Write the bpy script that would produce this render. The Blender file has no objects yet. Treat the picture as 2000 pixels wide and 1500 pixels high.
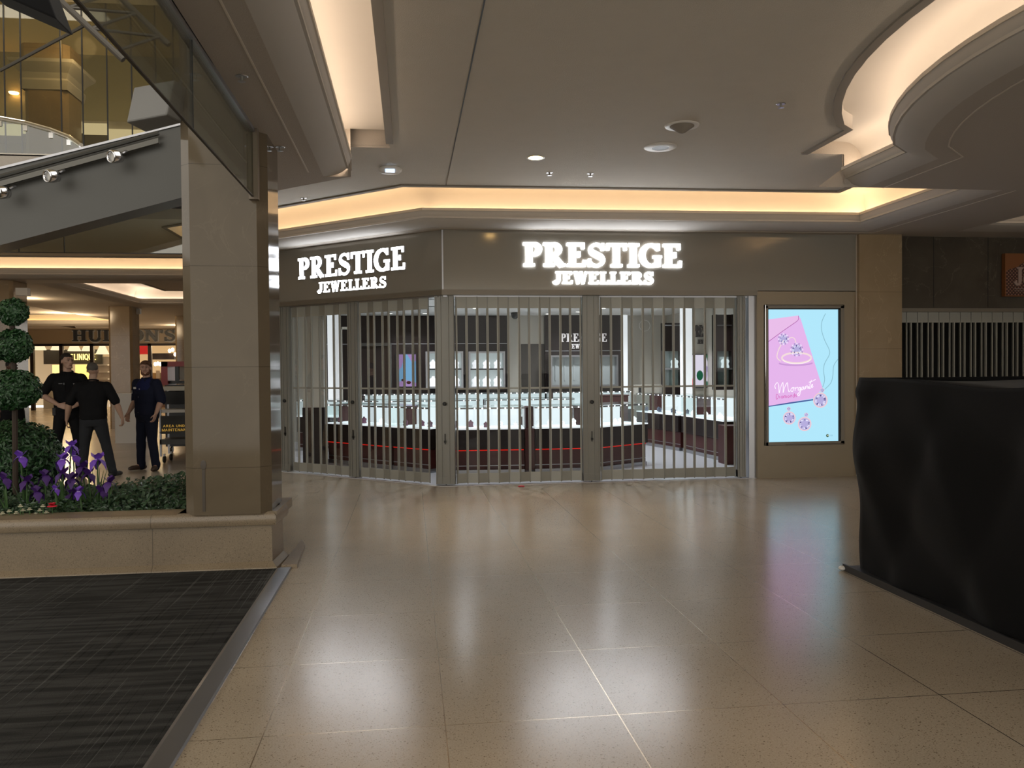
import bpy, bmesh, math, random
from mathutils import Vector, Matrix, Quaternion, noise
random.seed(7)
SC = bpy.context.scene
COL = SC.collection
R = math.radians

# ------------------------------------------------------------------ camera
EYE = 1.55
YAW, PITCH, ROLL, FPX = R(7.1), R(-1.0), R(0.5), 1600.0
fw = Vector((math.sin(YAW)*math.cos(PITCH), math.cos(YAW)*math.cos(PITCH), math.sin(PITCH)))
rt = Vector((math.cos(YAW), -math.sin(YAW), 0)); up0 = rt.cross(fw)
r2 = rt*math.cos(ROLL) - up0*math.sin(ROLL); u2 = rt*math.sin(ROLL) + up0*math.cos(ROLL)
cam = bpy.data.cameras.new('camera'); cam.sensor_width = 36; cam.lens = FPX/2000*36
cam.clip_start = .05; cam.clip_end = 200
co = bpy.data.objects.new('camera', cam); COL.objects.link(co); SC.camera = co
m = Matrix((r2, u2, -fw)).transposed().to_4x4(); m.translation = (0, 0, EYE); co.matrix_world = m

# ------------------------------------------------------------------ world, exposure
w = bpy.data.worlds.new('world'); SC.world = w; w.use_nodes = True
bg = w.node_tree.nodes['Background']; bg.inputs[0].default_value = (1.0, .955, .87, 1); bg.inputs[1].default_value = .62
SC.view_settings.view_transform = 'Standard'; SC.view_settings.look = 'None'
SC.view_settings.exposure = 1.55; SC.view_settings.gamma = 1; SC.view_settings.use_curve_mapping = False
cy = SC.cycles
cy.max_bounces = 8; cy.diffuse_bounces = 4; cy.glossy_bounces = 4; cy.transparent_max_bounces = 24; cy.transmission_bounces = 4
cy.sample_clamp_indirect = 4.0; cy.caustics_reflective = False; cy.caustics_refractive = False
cy.use_denoising = True; cy.use_light_tree = True
K_COVE, K_SIGN, K_STORE, K_CASE = 3.0, 4.6, .42, .36

# points on real surfaces, read from where the photograph shows them
def ray(x, y): return fw*FPX + r2*(x-1000) - u2*(y-750)
EY = Vector((0, 0, EYE))
def at_z(x, y, z): d = ray(x, y); return EY + d*((z-EYE)/d.z)
def at_y(x, y, Y): d = ray(x, y); return EY + d*(Y/d.y)

# ------------------------------------------------------------------ materials
def mat(name, col, rough=.5, metal=0., em=None, es=0., spec=.5, bump=0., bscale=40., var=0., vscale=6., coat=0.):
    m = bpy.data.materials.new(name); m.use_nodes = True
    nt = m.node_tree; b = nt.nodes['Principled BSDF']
    b.inputs['Base Color'].default_value = (*col, 1); b.inputs['Roughness'].default_value = rough
    b.inputs['Metallic'].default_value = metal; b.inputs['Specular IOR Level'].default_value = spec
    if coat: b.inputs['Coat Weight'].default_value = coat; b.inputs['Coat Roughness'].default_value = .08
    if em: b.inputs['Emission Color'].default_value = (*em, 1); b.inputs['Emission Strength'].default_value = es
    tc = nt.nodes.new('ShaderNodeTexCoord')
    if var:
        n = nt.nodes.new('ShaderNodeTexNoise'); n.inputs['Scale'].default_value = vscale; n.inputs['Detail'].default_value = 4
        nt.links.new(tc.outputs['Object'], n.inputs['Vector'])
        r = nt.nodes.new('ShaderNodeMapRange'); r.inputs[3].default_value = 1-var; r.inputs[4].default_value = 1+var
        nt.links.new(n.outputs[0], r.inputs[0])
        v = nt.nodes.new('ShaderNodeVectorMath'); v.operation = 'SCALE'; v.inputs[0].default_value = col
        nt.links.new(r.outputs[0], v.inputs['Scale']); nt.links.new(v.outputs[0], b.inputs['Base Color'])
    if bump:
        n = nt.nodes.new('ShaderNodeTexNoise'); n.inputs['Scale'].default_value = bscale; n.inputs['Detail'].default_value = 3
        nt.links.new(tc.outputs['Object'], n.inputs['Vector'])
        p = nt.nodes.new('ShaderNodeBump'); p.inputs['Strength'].default_value = bump; p.inputs['Distance'].default_value = .02
        nt.links.new(n.outputs[0], p.inputs['Height']); nt.links.new(p.outputs[0], b.inputs['Normal'])
    return m
def emat(name, col, s):
    m = bpy.data.materials.new(name); m.use_nodes = True; nt = m.node_tree; nt.nodes.clear()
    e = nt.nodes.new('ShaderNodeEmission'); e.inputs[0].default_value = (*col, 1); e.inputs[1].default_value = s
    o = nt.nodes.new('ShaderNodeOutputMaterial'); nt.links.new(e.outputs[0], o.inputs[0]); return m
def glass(name, tint=(1, 1, 1), refl=.08, rough=.0, top=.7):
    m = bpy.data.materials.new(name); m.use_nodes = True; nt = m.node_tree; nt.nodes.clear()
    t = nt.nodes.new('ShaderNodeBsdfTransparent'); t.inputs[0].default_value = (*tint, 1)
    g = nt.nodes.new('ShaderNodeBsdfGlossy'); g.inputs['Roughness'].default_value = rough
    lw = nt.nodes.new('ShaderNodeLayerWeight'); lw.inputs[0].default_value = .25
    mr = nt.nodes.new('ShaderNodeMapRange'); mr.inputs[3].default_value = refl; mr.inputs[4].default_value = top
    nt.links.new(lw.outputs['Fresnel'], mr.inputs[0])
    x = nt.nodes.new('ShaderNodeMixShader'); o = nt.nodes.new('ShaderNodeOutputMaterial')
    nt.links.new(mr.outputs[0], x.inputs[0]); nt.links.new(t.outputs[0], x.inputs[1]); nt.links.new(g.outputs[0], x.inputs[2])
    nt.links.new(x.outputs[0], o.inputs[0]); return m
def lin(r, g, b):
    f = lambda c: ((c/255+.055)/1.055)**2.4 if c > 10 else c/255/12.92
    return (f(r), f(g), f(b))

class NX:   # tiny helper for node arithmetic
    def __init__(s, nt): s.nt = nt
    def m(s, op, *a, clamp=False):
        n = s.nt.nodes.new('ShaderNodeMath'); n.operation = op; n.use_clamp = clamp
        for i, v in enumerate(a):
            if isinstance(v, (int, float)): n.inputs[i].default_value = v
            else: s.nt.links.new(v, n.inputs[i])
        return n.outputs[0]

def stone(name, c1, c2, rough=.15, scale=2.0, speck=None, joints=None, veins=0., bump=.0, speck_scale=90., speck_t=.16):
    """polished stone: two-tone mottling, optional specks, veins and joints (axis, offset, pitch, width)"""
    m = bpy.data.materials.new(name); m.use_nodes = True; nt = m.node_tree; b = nt.nodes['Principled BSDF']; nx = NX(nt)
    tc = nt.nodes.new('ShaderNodeTexCoord'); P = tc.outputs['Object']
    n = nt.nodes.new('ShaderNodeTexNoise'); n.inputs['Scale'].default_value = scale; n.inputs['Detail'].default_value = 6; n.inputs['Distortion'].default_value = .6
    nt.links.new(P, n.inputs['Vector'])
    f = nx.m('MULTIPLY_ADD', n.outputs[0], 2.4, -.7, clamp=True)
    mx = nt.nodes.new('ShaderNodeMix'); mx.data_type = 'RGBA'; mx.inputs[6].default_value = (*c1, 1); mx.inputs[7].default_value = (*c2, 1)
    nt.links.new(f, mx.inputs[0]); col = mx.outputs[2]
    if speck:
        v = nt.nodes.new('ShaderNodeTexVoronoi'); v.inputs['Scale'].default_value = speck_scale; nt.links.new(P, v.inputs['Vector'])
        k = nx.m('LESS_THAN', v.outputs['Distance'], speck_t)
        v2 = nt.nodes.new('ShaderNodeTexVoronoi'); v2.inputs['Scale'].default_value = speck_scale*.37; nt.links.new(P, v2.inputs['Vector'])
        k = nx.m('MAXIMUM', k, nx.m('LESS_THAN', v2.outputs['Distance'], speck_t*.62))
        m2 = nt.nodes.new('ShaderNodeMix'); m2.data_type = 'RGBA'; m2.inputs[7].default_value = (*speck, 1)
        nt.links.new(nx.m('MULTIPLY', k, .75), m2.inputs[0]); nt.links.new(col, m2.inputs[6]); col = m2.outputs[2]
        n3 = nt.nodes.new('ShaderNodeTexNoise'); n3.inputs['Scale'].default_value = 140; nt.links.new(P, n3.inputs['Vector'])
        sc = nt.nodes.new('ShaderNodeVectorMath'); sc.operation = 'SCALE'; nt.links.new(col, sc.inputs[0])
        nt.links.new(nx.m('MULTIPLY_ADD', n3.outputs[0], .7, .65), sc.inputs['Scale']); col = sc.outputs[0]
    if veins:
        n4 = nt.nodes.new('ShaderNodeTexNoise'); n4.inputs['Scale'].default_value = 1.3; n4.inputs['Detail'].default_value = 8; n4.inputs['Distortion'].default_value = 1.5
        nt.links.new(P, n4.inputs['Vector'])
        k = nx.m('LESS_THAN', nx.m('ABSOLUTE', nx.m('SUBTRACT', n4.outputs[0], .5)), .004)
        m3 = nt.nodes.new('ShaderNodeMix'); m3.data_type = 'RGBA'; m3.inputs[7].default_value = (*[min(1, c*1.9) for c in c2], 1)
        nt.links.new(nx.m('MULTIPLY', k, veins), m3.inputs[0]); nt.links.new(col, m3.inputs[6]); col = m3.outputs[2]
    b.inputs['Roughness'].default_value = rough
    if 'floor' in name: b.inputs['Specular IOR Level'].default_value = 1.0
    if joints:
        sp = nt.nodes.new('ShaderNodeSeparateXYZ'); nt.links.new(P, sp.inputs[0]); J = None
        for ax, off, pitch, wd, lim in joints:
            q = nx.m('PINGPONG', nx.m('SUBTRACT', sp.outputs[ax], off), pitch/2.0)
            # ping-pong of period pitch: zero on each joint
            k = nx.m('LESS_THAN', q, wd/2)
            if lim: k = nx.m('MULTIPLY', k, nx.m('LESS_THAN', sp.outputs[lim[0]], lim[1]))
            J = k if J is None else nx.m('MAXIMUM', J, k)
        m4 = nt.nodes.new('ShaderNodeMix'); m4.data_type = 'RGBA'; m4.inputs[7].default_value = (*[c*(1.3 if 'floor' in name else .45) for c in c1], 1)
        if 'floor' in name: nt.links.new(J, b.inputs['Metallic'])
        nt.links.new(nx.m('MULTIPLY', J, .8), m4.inputs[0]); nt.links.new(col, m4.inputs[6]); col = m4.outputs[2]
        bp = nt.nodes.new('ShaderNodeBump'); bp.inputs['Strength'].default_value = .25; bp.inputs['Distance'].default_value = .004; bp.invert = True
        nt.links.new(J, bp.inputs['Height']); nt.links.new(bp.outputs[0], b.inputs['Normal'])
    elif bump:
        n5 = nt.nodes.new('ShaderNodeTexNoise'); n5.inputs['Scale'].default_value = 1.2; nt.links.new(P, n5.inputs['Vector'])
        bp = nt.nodes.new('ShaderNodeBump'); bp.inputs['Strength'].default_value = bump; bp.inputs['Distance'].default_value = .05
        nt.links.new(n5.outputs[0], bp.inputs['Height']); nt.links.new(bp.outputs[0], b.inputs['Normal'])
    nt.links.new(col, b.inputs['Base Color']); return m

M = {}
M['floor'] = stone('terrazzo_floor', (.40, .335, .255), (.48, .405, .31), .22, .9, speck=(.13, .085, .05), speck_scale=75, speck_t=.2,
                   joints=[(0, .137, .775, .005, (1, 10.5)), (1, 3.56, .852, .005, (1, 7.4))])
M['planter'] = stone('planter_terrazzo', (.20, .155, .105), (.25, .195, .13), .3, 1.5, speck=(.1, .07, .045), speck_scale=80, speck_t=.2, joints=[(0, -1.95, 1.28, .006, None)])
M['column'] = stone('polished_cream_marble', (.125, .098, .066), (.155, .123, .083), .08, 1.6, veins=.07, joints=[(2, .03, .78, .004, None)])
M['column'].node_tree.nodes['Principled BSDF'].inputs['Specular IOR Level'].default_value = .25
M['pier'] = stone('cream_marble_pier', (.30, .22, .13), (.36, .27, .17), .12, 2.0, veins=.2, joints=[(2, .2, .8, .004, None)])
M['darkmarble'] = stone('dark_grey_marble', (.055, .046, .036), (.085, .072, .056), .08, 1.8, veins=.35, bump=.12, joints=None)
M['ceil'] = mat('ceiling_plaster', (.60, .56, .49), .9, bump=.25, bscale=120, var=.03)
M['cove'] = mat('cove_plaster', (.52, .49, .45), .85, var=.02)
M['band'] = mat('ceiling_edge_band', (.27, .245, .215), .8)
M['bead'] = mat('ceiling_bead', (.62, .56, .48), .6)
M['led'] = emat('warm_cove_light', (1, .68, .38), K_COVE*1.8)
M['led2'] = emat('cream_cove_light', (1, .78, .58), K_COVE*1.5)
M['ledy'] = emat('amber_cove_light', (1, .62, .22), K_COVE*1.2)
M['champ'] = mat('champagne_panel', (.31, .29, .25), .12, .25, bump=.05, bscale=1.5, coat=.5)
M['wallc'] = mat('champagne_wall', (.27, .215, .14), .3, .1, var=.04)
M['lintel'] = mat('lintel_bronze', (.19, .165, .13), .35, .3)
M['alu'] = mat('gate_aluminium', (.34, .335, .295), .4, .3)
M['alud'] = mat('gate_post_aluminium', (.28, .275, .25), .4, .3)
M['chrome'] = mat('chrome', (.7, .7, .72), .12, 1)
M['steel'] = mat('brushed_steel', (.42, .42, .44), .35, 1)
M['pane'] = glass('clear_pane', refl=.01, top=.3)
M['case'] = glass('case_glass', (.93, .98, .97), .05)
M['tint'] = glass('green_tinted_glass', (.88, .90, .84), .10)
M['letter'] = emat('sign_white_light', (.92, .95, 1), K_SIGN)
M['letterside'] = mat('sign_letter_side', (.55, .55, .6), .4)
M['black'] = mat('black_plastic', (.012, .012, .013), .4)
M['cloth'] = mat('black_cloth', (.0035, .0035, .004), .75, bump=.1, bscale=300, spec=.12)
M['cloth'].node_tree.nodes['Principled BSDF'].inputs['Sheen Weight'].default_value = .06
M['white'] = mat('white_plastic', (.72, .70, .66), .4)
M['trussm'] = mat('dark_pipe', (.085, .075, .062), .45, .4)
M['speaker'] = mat('grey_white_plastic', (.22, .215, .205), .5)
M['rail'] = mat('grey_rail', (.13, .125, .11), .4, .3)
M['greym'] = mat('grey_cladding', (.075, .073, .066), .4, .2)
M['silver'] = mat('silver_strip', (.32, .34, .38), .28, .9)
M['darkwood'] = mat('dark_wood', (.016, .009, .008), .45, var=.25, vscale=3, spec=.25)
M['redwood'] = mat('dark_red_wood', (.06, .014, .012), .45, var=.2, vscale=3, spec=.3)
M['beige'] = mat('beige_panel', (.52, .49, .42), .4)
M['storefloor'] = mat('white_store_tile', (.75, .76, .80), .18)
M['storeceil'] = mat('store_ceiling', (.72, .69, .64), .8)
M['redled'] = emat('red_led', (1, .02, .01), .22)
M['case_w'] = emat('case_light_panel', (.86, .95, 1), K_CASE)
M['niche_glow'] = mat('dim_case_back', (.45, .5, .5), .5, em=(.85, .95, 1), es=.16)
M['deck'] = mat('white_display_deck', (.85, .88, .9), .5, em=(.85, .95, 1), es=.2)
M['dot'] = emat('led_dot', (.9, .96, 1), 3)
M['niche'] = mat('niche_back', (.42, .46, .46), .5)
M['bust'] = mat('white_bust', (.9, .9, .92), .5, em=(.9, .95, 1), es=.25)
M['purple_bust'] = mat('plum_bust', (.20, .08, .13), .6)
M['bluestand'] = mat('blue_grey_stand', (.16, .18, .26), .5)
M['dl'] = emat('store_downlight', (1, .97, .92), 4)
M['leaf'] = mat('boxwood_leaf', (.015, .058, .015), .42, var=.5, vscale=25)
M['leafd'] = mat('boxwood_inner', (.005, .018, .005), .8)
M['cover'] = mat('ground_cover_leaf', (.022, .055, .022), .38, var=.5, vscale=20)
M['stem'] = mat('green_stem', (.05, .11, .03), .6)
M['trunk'] = mat('brown_trunk', (.035, .022, .014), .8)
M['soil'] = mat('planting_soil', (.012, .009, .006), .95)
M['iris'] = mat('purple_petal', (.14, .045, .42), .55, var=.4, vscale=30)
M['irisd'] = mat('dark_purple_petal', (.055, .012, .14), .6, var=.3, vscale=30)
M['irisw'] = mat('pale_violet_petal', (.50, .38, .75), .55)
M['yel'] = mat('yellow_beard', (.6, .4, .05), .6)
M['wflower'] = mat('white_petal', (.62, .60, .45), .6)
M['rflower'] = mat('red_petal', (.65, .02, .05), .6)

# ------------------------------------------------------------------ mesh helpers
class MB:
    def __init__(s): s.v = []; s.f = []; s.mi = []; s.mats = []
    def slot(s, m):
        if m not in s.mats: s.mats.append(m)
        return s.mats.index(m)
    def add(s, vs, fs, m=0):
        o = len(s.v); s.v += [tuple(v) for v in vs]; s.f += [tuple(i+o for i in f) for f in fs]; s.mi += [m]*len(fs); return s
    def box(s, x0, x1, y0, y1, z0, z1, m=0):
        v = [(x, y, z) for z in (z0, z1) for y in (y0, y1) for x in (x0, x1)]
        return s.add(v, [(0, 2, 3, 1), (4, 5, 7, 6), (0, 1, 5, 4), (2, 6, 7, 3), (0, 4, 6, 2), (1, 3, 7, 5)], m)
    def obox(s, p, q, w, z0, z1, m=0, off=0.):   # box along segment p-q in plan
        p, q = Vector(p[:2]), Vector(q[:2]); d = (q-p).normalized(); n = Vector((-d.y, d.x)); c = []
        for a in (p+n*(off-w/2), q+n*(off-w/2), q+n*(off+w/2), p+n*(off+w/2)): c.append((a.x, a.y))
        return s.prism(c, z0, z1, m)
    def prism(s, poly, z0, z1, m=0):
        n = len(poly); a = sum(poly[i][0]*poly[(i+1) % n][1]-poly[(i+1) % n][0]*poly[i][1] for i in range(n))
        if a < 0: poly = poly[::-1]
        v = [(x, y, z0) for x, y in poly]+[(x, y, z1) for x, y in poly]
        f = [tuple(range(n))[::-1], tuple(range(n, 2*n))]+[(i, (i+1) % n, n+(i+1) % n, n+i) for i in range(n)]
        return s.add(v, f, m)
    def tube(s, pts, r, n=8, m=0, cap=True):
        pts = [Vector(p) for p in pts]; rr = r if isinstance(r, (list, tuple)) else [r]*len(pts)
        vs = []; up = None
        for i, p in enumerate(pts):
            d = (pts[min(i+1, len(pts)-1)]-pts[max(i-1, 0)]).normalized()
            if up is None: up = d.orthogonal().normalized()
            up = (up-d*up.dot(d)).normalized() if (up-d*up.dot(d)).length > 1e-5 else d.orthogonal().normalized()
            b = d.cross(up)
            vs += [p+(up*math.cos(2*math.pi*k/n)+b*math.sin(2*math.pi*k/n))*rr[i] for k in range(n)]
        fs = [(i*n+k, i*n+(k+1) % n, (i+1)*n+(k+1) % n, (i+1)*n+k) for i in range(len(pts)-1) for k in range(n)]
        if cap: fs += [tuple(range(n))[::-1], tuple((len(pts)-1)*n+k for k in range(n))]
        return s.add(vs, fs, m)
    def lathe(s, prof, c=(0, 0, 0), n=20, m=0, ax='z', rot=None):
        vs = []
        for r, z in prof:
            for k in range(n):
                a = 2*math.pi*k/n; p = Vector((r*math.cos(a), r*math.sin(a), z))
                if rot: p = rot @ p
                vs.append(p+Vector(c))
        fs = [(i*n+k, i*n+(k+1) % n, (i+1)*n+(k+1) % n, (i+1)*n+k) for i in range(len(prof)-1) for k in range(n)]
        return s.add(vs, fs, m)
    def ell(s, c, r, m=0, n=12, rot=None):
        k = n//2; prof = [(math.sin(math.pi*i/k), -math.cos(math.pi*i/k)) for i in range(k+1)]; vs = []
        c = Vector(c)
        for pr, z in prof:
            for j in range(n):
                a = 2*math.pi*j/n; p = Vector((pr*math.cos(a)*r[0], pr*math.sin(a)*r[1], z*r[2]))
                if rot: p = rot @ p
                vs.append(p+c)
        return s.add(vs, [(i*n+j, i*n+(j+1) % n, (i+1)*n+(j+1) % n, (i+1)*n+j) for i in range(k) for j in range(n)], m)
    def capsule(s, a, b, ra, rb, n=12):
        a, b = Vector(a), Vector(b); L = (b-a).length
        if L < 1e-5: return s.ell(a, (ra,)*3, n=n)
        q = (b-a).to_track_quat('Z', 'Y'); k = 4
        prof = [(ra*math.cos(t), ra*math.sin(t)) for t in [-math.pi/2+i*math.pi/2/k for i in range(k+1)]]
        prof += [(rb*math.cos(t), L+rb*math.sin(t)) for t in [i*math.pi/2/k for i in range(k+1)]]
        return s.lathe(prof, a, n, rot=q)
    def map(s, fn): s.v = [tuple(fn(Vector(v))) for v in s.v]; return s
    def build(s, name, mats, parent=None, smooth=False, loc=None, bevel=0):
        me = bpy.data.meshes.new(name); me.from_pydata(s.v, [], s.f)
        for mm in (mats if isinstance(mats, (list, tuple)) else [mats]): me.materials.append(mm)
        for p, i in zip(me.polygons, s.mi): p.material_index = i
        me.update()
        if smooth: me.shade_smooth()
        o = bpy.data.objects.new(name, me); COL.objects.link(o)
        if smooth == 2: 
            md = o.modifiers.new('smooth', 'SUBSURF'); md.levels = md.render_levels = 1
        if bevel:
            md = o.modifiers.new('bevel', 'BEVEL'); md.width = bevel; md.segments = 2; md.limit_method = 'ANGLE'
        if parent: o.parent = parent; o.matrix_parent_inverse = Matrix.Identity(4)
        if parent and parent.type == 'EMPTY' or (parent and parent.location.length > 0): pass
        if loc: o.location = loc
        return o
def tag(o, label=None, cat=None, group=None, kind=None):
    for k, v in (('label', label), ('category', cat), ('group', group), ('kind', kind)):
        if v: o[k] = v
    return o
def thing(name, label, cat, loc=(0, 0, 0), rz=0., group=None):
    o = bpy.data.objects.new(name, None); COL.objects.link(o); o.empty_display_size = .1
    o.location = loc; o.rotation_euler = (0, 0, rz); return tag(o, label, cat, group)
def struct(o): o['kind'] = 'structure'; return o
def copy_tree(o, parent=None):
    c = o.copy(); COL.objects.link(c); c.parent = parent
    for ch in list(o.children): copy_tree(ch, c)
    return c

def mitre(path, closed=False):
    out = []; n = len(path); P = [Vector(p) for p in path]
    for i in range(n):
        ns = []
        if i > 0: d = (P[i]-P[i-1]).normalized(); ns.append(Vector((-d.y, d.x)))
        if i < n-1: d = (P[i+1]-P[i]).normalized(); ns.append(Vector((-d.y, d.x)))
        v = sum(ns, Vector((0, 0))).normalized(); out.append(v/max(.3, v.dot(ns[0])))
    return P, out
def sweep(mb, path, prof, m=0, capped=False):
    P, N = mitre(path); k = len(prof); vs = []
    for p, nn in zip(P, N):
        for u, z in prof: q = p+nn*u; vs.append((q.x, q.y, z))
    fs = [(i*k+j, i*k+j+1, (i+1)*k+j+1, (i+1)*k+j) for i in range(len(P)-1) for j in range(k-1)]
    if capped: fs += [tuple(range(k)), tuple((len(P)-1)*k+j for j in range(k))[::-1]]
    return mb.add(vs, fs, m)
def offset(path, u):
    P, N = mitre(path); return [((p+n*u).x, (p+n*u).y) for p, n in zip(P, N)]

# ================================================================== SETTING
ZC, ZL, ZS, ZR = 3.75, 3.60, 3.41, 3.92
f = struct(MB().box(-20, 14, -4, 40, -.2, 0).build('floor', M['floor']))
FACX = [(.45, 10.92), (-2.9, 13.80)]             # chamfered left store front, in plan

# ---- coves: curved lip, light trough, back wall, recess ceiling
def cove(idx, path, gap, led, zr=ZR):
    C = M['cove']; mb = MB()
    prof = [(-.27, ZS)]
    for k in range(1, 9):
        a = math.pi/2*k/8; prof.append((-.27+.27*math.sin(a), ZS+.17*(1-math.cos(a))))
    prof += [(0, ZL), (-.022, ZL), (-.022, 3.49), (-.21, 3.49), (-.21, 3.66)]
    for k in range(1, 6):
        a = math.pi/2*k/5; prof.append((-.21+.2*(1-math.cos(a)), 3.66+(zr-3.66)*math.sin(a)))
    prof += [(gap, zr), (gap, ZC-.012)]
    sweep(mb, path, prof)
    o = struct(mb.build('trim_%d' % idx, [C], smooth=False)); 
    o.data.shade_smooth(); md = o.modifiers.new('es', 'EDGE_SPLIT'); md.split_angle = R(40)
    b = MB(); sweep(b, path, [(gap-.005, ZC-.012), (gap-.005, ZC-.016), (gap+.065, ZC-.016), (gap+.065, ZC+.01)])
    b.build('edge_band', M['band'], o)
    l = MB(); sweep(l, path, [(-.165, 3.50), (-.165, 3.598), (-.205, 3.598), (-.205, 3.50)]); l.build('light_strip', led, o)
    bd = MB(); sweep(bd, path, [(-.018, ZL), (-.018, ZL+.012), (.012, ZL+.012), (.012, ZL-.02), (0, ZL-.02)]); bd.build('lip_bead', M['bead'], o)
    return o
P_F = [(6.0, 8.02), (6.0, 10.35), (.18, 10.48), (-1.86, 12.25), (-3.0, 13.24), (-3.0, 17.0), (-14.5, 17.0)]
P_L = [(-.54, 8.02), (-.54, -3.5)]
arc = [(4.46, -3.5), (4.46, 2.05)]
for k in range(0, 17):
    a = R(-38+76*k/16); cx = 6.75; r = 3.27; arc.append((cx-r*math.cos(a)+.03, 4.5+r*1.12*math.sin(a)))
arc += [(4.46, 6.98), (4.46, 8.02)]
arc = [p for i, p in enumerate(arc) if i == 0 or (Vector(p)-Vector(arc[i-1])).length > .03]
cove(1, P_F, .62, M['led']); cove(2, P_L, .34, M['led2'], 3.87); cove(3, arc, .38, M['led2'], 3.87)
cove(4, [(14, 10.25), (7.81, 10.25), (7.81, 8.02)], .6, M['led2'])
cove(5, [(-2.6, 23.85), (-7.4, 23.85), (-7.4, 17.9)], .9, M['led2'])
cove(6, [(-10.6, 24.2), (-10.6, 33.5), (-19.9, 33.5)], 1.2, M['ledy'])
cove(7, [(-3, 35.5), (-13.6, 35.5)], 1.1, M['led2'])

# ---- main ceiling and soffits
def flat(mb, poly, z, m=0):
    n = len(poly); a = sum(poly[i][0]*poly[(i+1) % n][1]-poly[(i+1) % n][0]*poly[i][1] for i in range(n))
    if a > 0: poly = poly[::-1]
    return mb.add([(x, y, z) for x, y in poly], [tuple(range(n))], m)
eF = offset(P_F, .64); eI = offset(arc, .40)
main = [(-.18, -3.5), (-.18, 8.13), (-.54, 8.13), (-.54, 8.0), (-1.3, 8.65), (-2.2, 10.4), (-14.5, 10.4)]
main += eF[::-1][0:]                       # (-14.5,16.4) ... (5.36, 8.02)
main += eI[::-1]
cb = MB(); flat(cb, main, ZC)
ce = struct(cb.build('ceiling', M['ceil']))
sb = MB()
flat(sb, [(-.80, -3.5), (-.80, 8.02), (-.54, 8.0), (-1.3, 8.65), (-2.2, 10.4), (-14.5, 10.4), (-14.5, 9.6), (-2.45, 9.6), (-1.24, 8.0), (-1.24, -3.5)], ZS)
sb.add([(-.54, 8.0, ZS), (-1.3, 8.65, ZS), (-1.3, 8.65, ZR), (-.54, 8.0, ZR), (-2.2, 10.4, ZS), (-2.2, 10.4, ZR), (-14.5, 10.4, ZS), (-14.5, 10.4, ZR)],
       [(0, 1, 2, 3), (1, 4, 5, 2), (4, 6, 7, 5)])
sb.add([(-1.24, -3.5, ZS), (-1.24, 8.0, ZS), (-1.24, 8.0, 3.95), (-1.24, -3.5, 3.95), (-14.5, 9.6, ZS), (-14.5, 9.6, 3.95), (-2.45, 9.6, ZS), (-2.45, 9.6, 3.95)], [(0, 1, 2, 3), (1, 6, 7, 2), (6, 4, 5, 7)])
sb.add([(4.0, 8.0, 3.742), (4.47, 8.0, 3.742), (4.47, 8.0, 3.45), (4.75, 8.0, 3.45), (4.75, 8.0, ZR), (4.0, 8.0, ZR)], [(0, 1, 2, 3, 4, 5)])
# end of the left recess
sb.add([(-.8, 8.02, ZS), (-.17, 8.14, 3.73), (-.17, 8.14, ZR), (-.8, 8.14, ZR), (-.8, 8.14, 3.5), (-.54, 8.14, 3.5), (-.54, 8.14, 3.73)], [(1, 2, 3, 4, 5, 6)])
# soffit between facade cove and store fronts
iF = offset(P_F, -.27)
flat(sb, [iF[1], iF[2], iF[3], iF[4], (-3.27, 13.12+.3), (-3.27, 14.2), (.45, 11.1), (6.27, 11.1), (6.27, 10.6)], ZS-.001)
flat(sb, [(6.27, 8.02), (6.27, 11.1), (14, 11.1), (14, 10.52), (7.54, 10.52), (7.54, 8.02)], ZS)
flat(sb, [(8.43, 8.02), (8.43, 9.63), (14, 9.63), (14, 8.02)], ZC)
# island soffit
iI = offset(arc, -.27)
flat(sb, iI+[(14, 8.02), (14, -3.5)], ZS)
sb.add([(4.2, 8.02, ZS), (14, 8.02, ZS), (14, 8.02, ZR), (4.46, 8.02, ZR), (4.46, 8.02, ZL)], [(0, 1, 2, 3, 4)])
# far left ceilings
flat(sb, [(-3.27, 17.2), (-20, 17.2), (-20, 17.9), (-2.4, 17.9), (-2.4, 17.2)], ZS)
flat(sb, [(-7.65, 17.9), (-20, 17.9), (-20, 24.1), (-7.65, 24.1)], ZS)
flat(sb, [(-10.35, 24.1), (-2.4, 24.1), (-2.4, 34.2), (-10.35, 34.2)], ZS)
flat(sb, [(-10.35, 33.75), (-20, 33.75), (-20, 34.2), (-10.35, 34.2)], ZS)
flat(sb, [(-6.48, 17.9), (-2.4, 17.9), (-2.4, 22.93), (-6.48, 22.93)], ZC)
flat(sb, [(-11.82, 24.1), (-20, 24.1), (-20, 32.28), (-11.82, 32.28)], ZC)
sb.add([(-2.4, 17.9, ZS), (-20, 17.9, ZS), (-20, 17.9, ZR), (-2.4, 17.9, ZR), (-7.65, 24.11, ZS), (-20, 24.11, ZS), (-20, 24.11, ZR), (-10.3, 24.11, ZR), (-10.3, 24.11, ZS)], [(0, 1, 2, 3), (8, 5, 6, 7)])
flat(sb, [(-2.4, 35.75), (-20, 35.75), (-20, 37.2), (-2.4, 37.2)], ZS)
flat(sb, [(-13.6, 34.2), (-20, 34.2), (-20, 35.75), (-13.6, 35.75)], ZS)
so = struct(sb.build('ceiling_soffit', mat('shaded_soffit_plaster', (.44, .395, .345), .9, bump=.2, bscale=120))); so.name = 'ceiling';  # darker copy of the ceiling plaster, weaker bounce light put into the colour
# closing slab over everything but the atrium
tb = MB(); tb.prism([(-1.24, -3.5), (14, -3.5), (14, 40), (-20, 40), (-20, 9.6), (-2.45, 9.6), (-1.24, 8.0)], ZR+.015, 3.965)
struct(tb.build('ceiling', M['ceil']))
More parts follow.
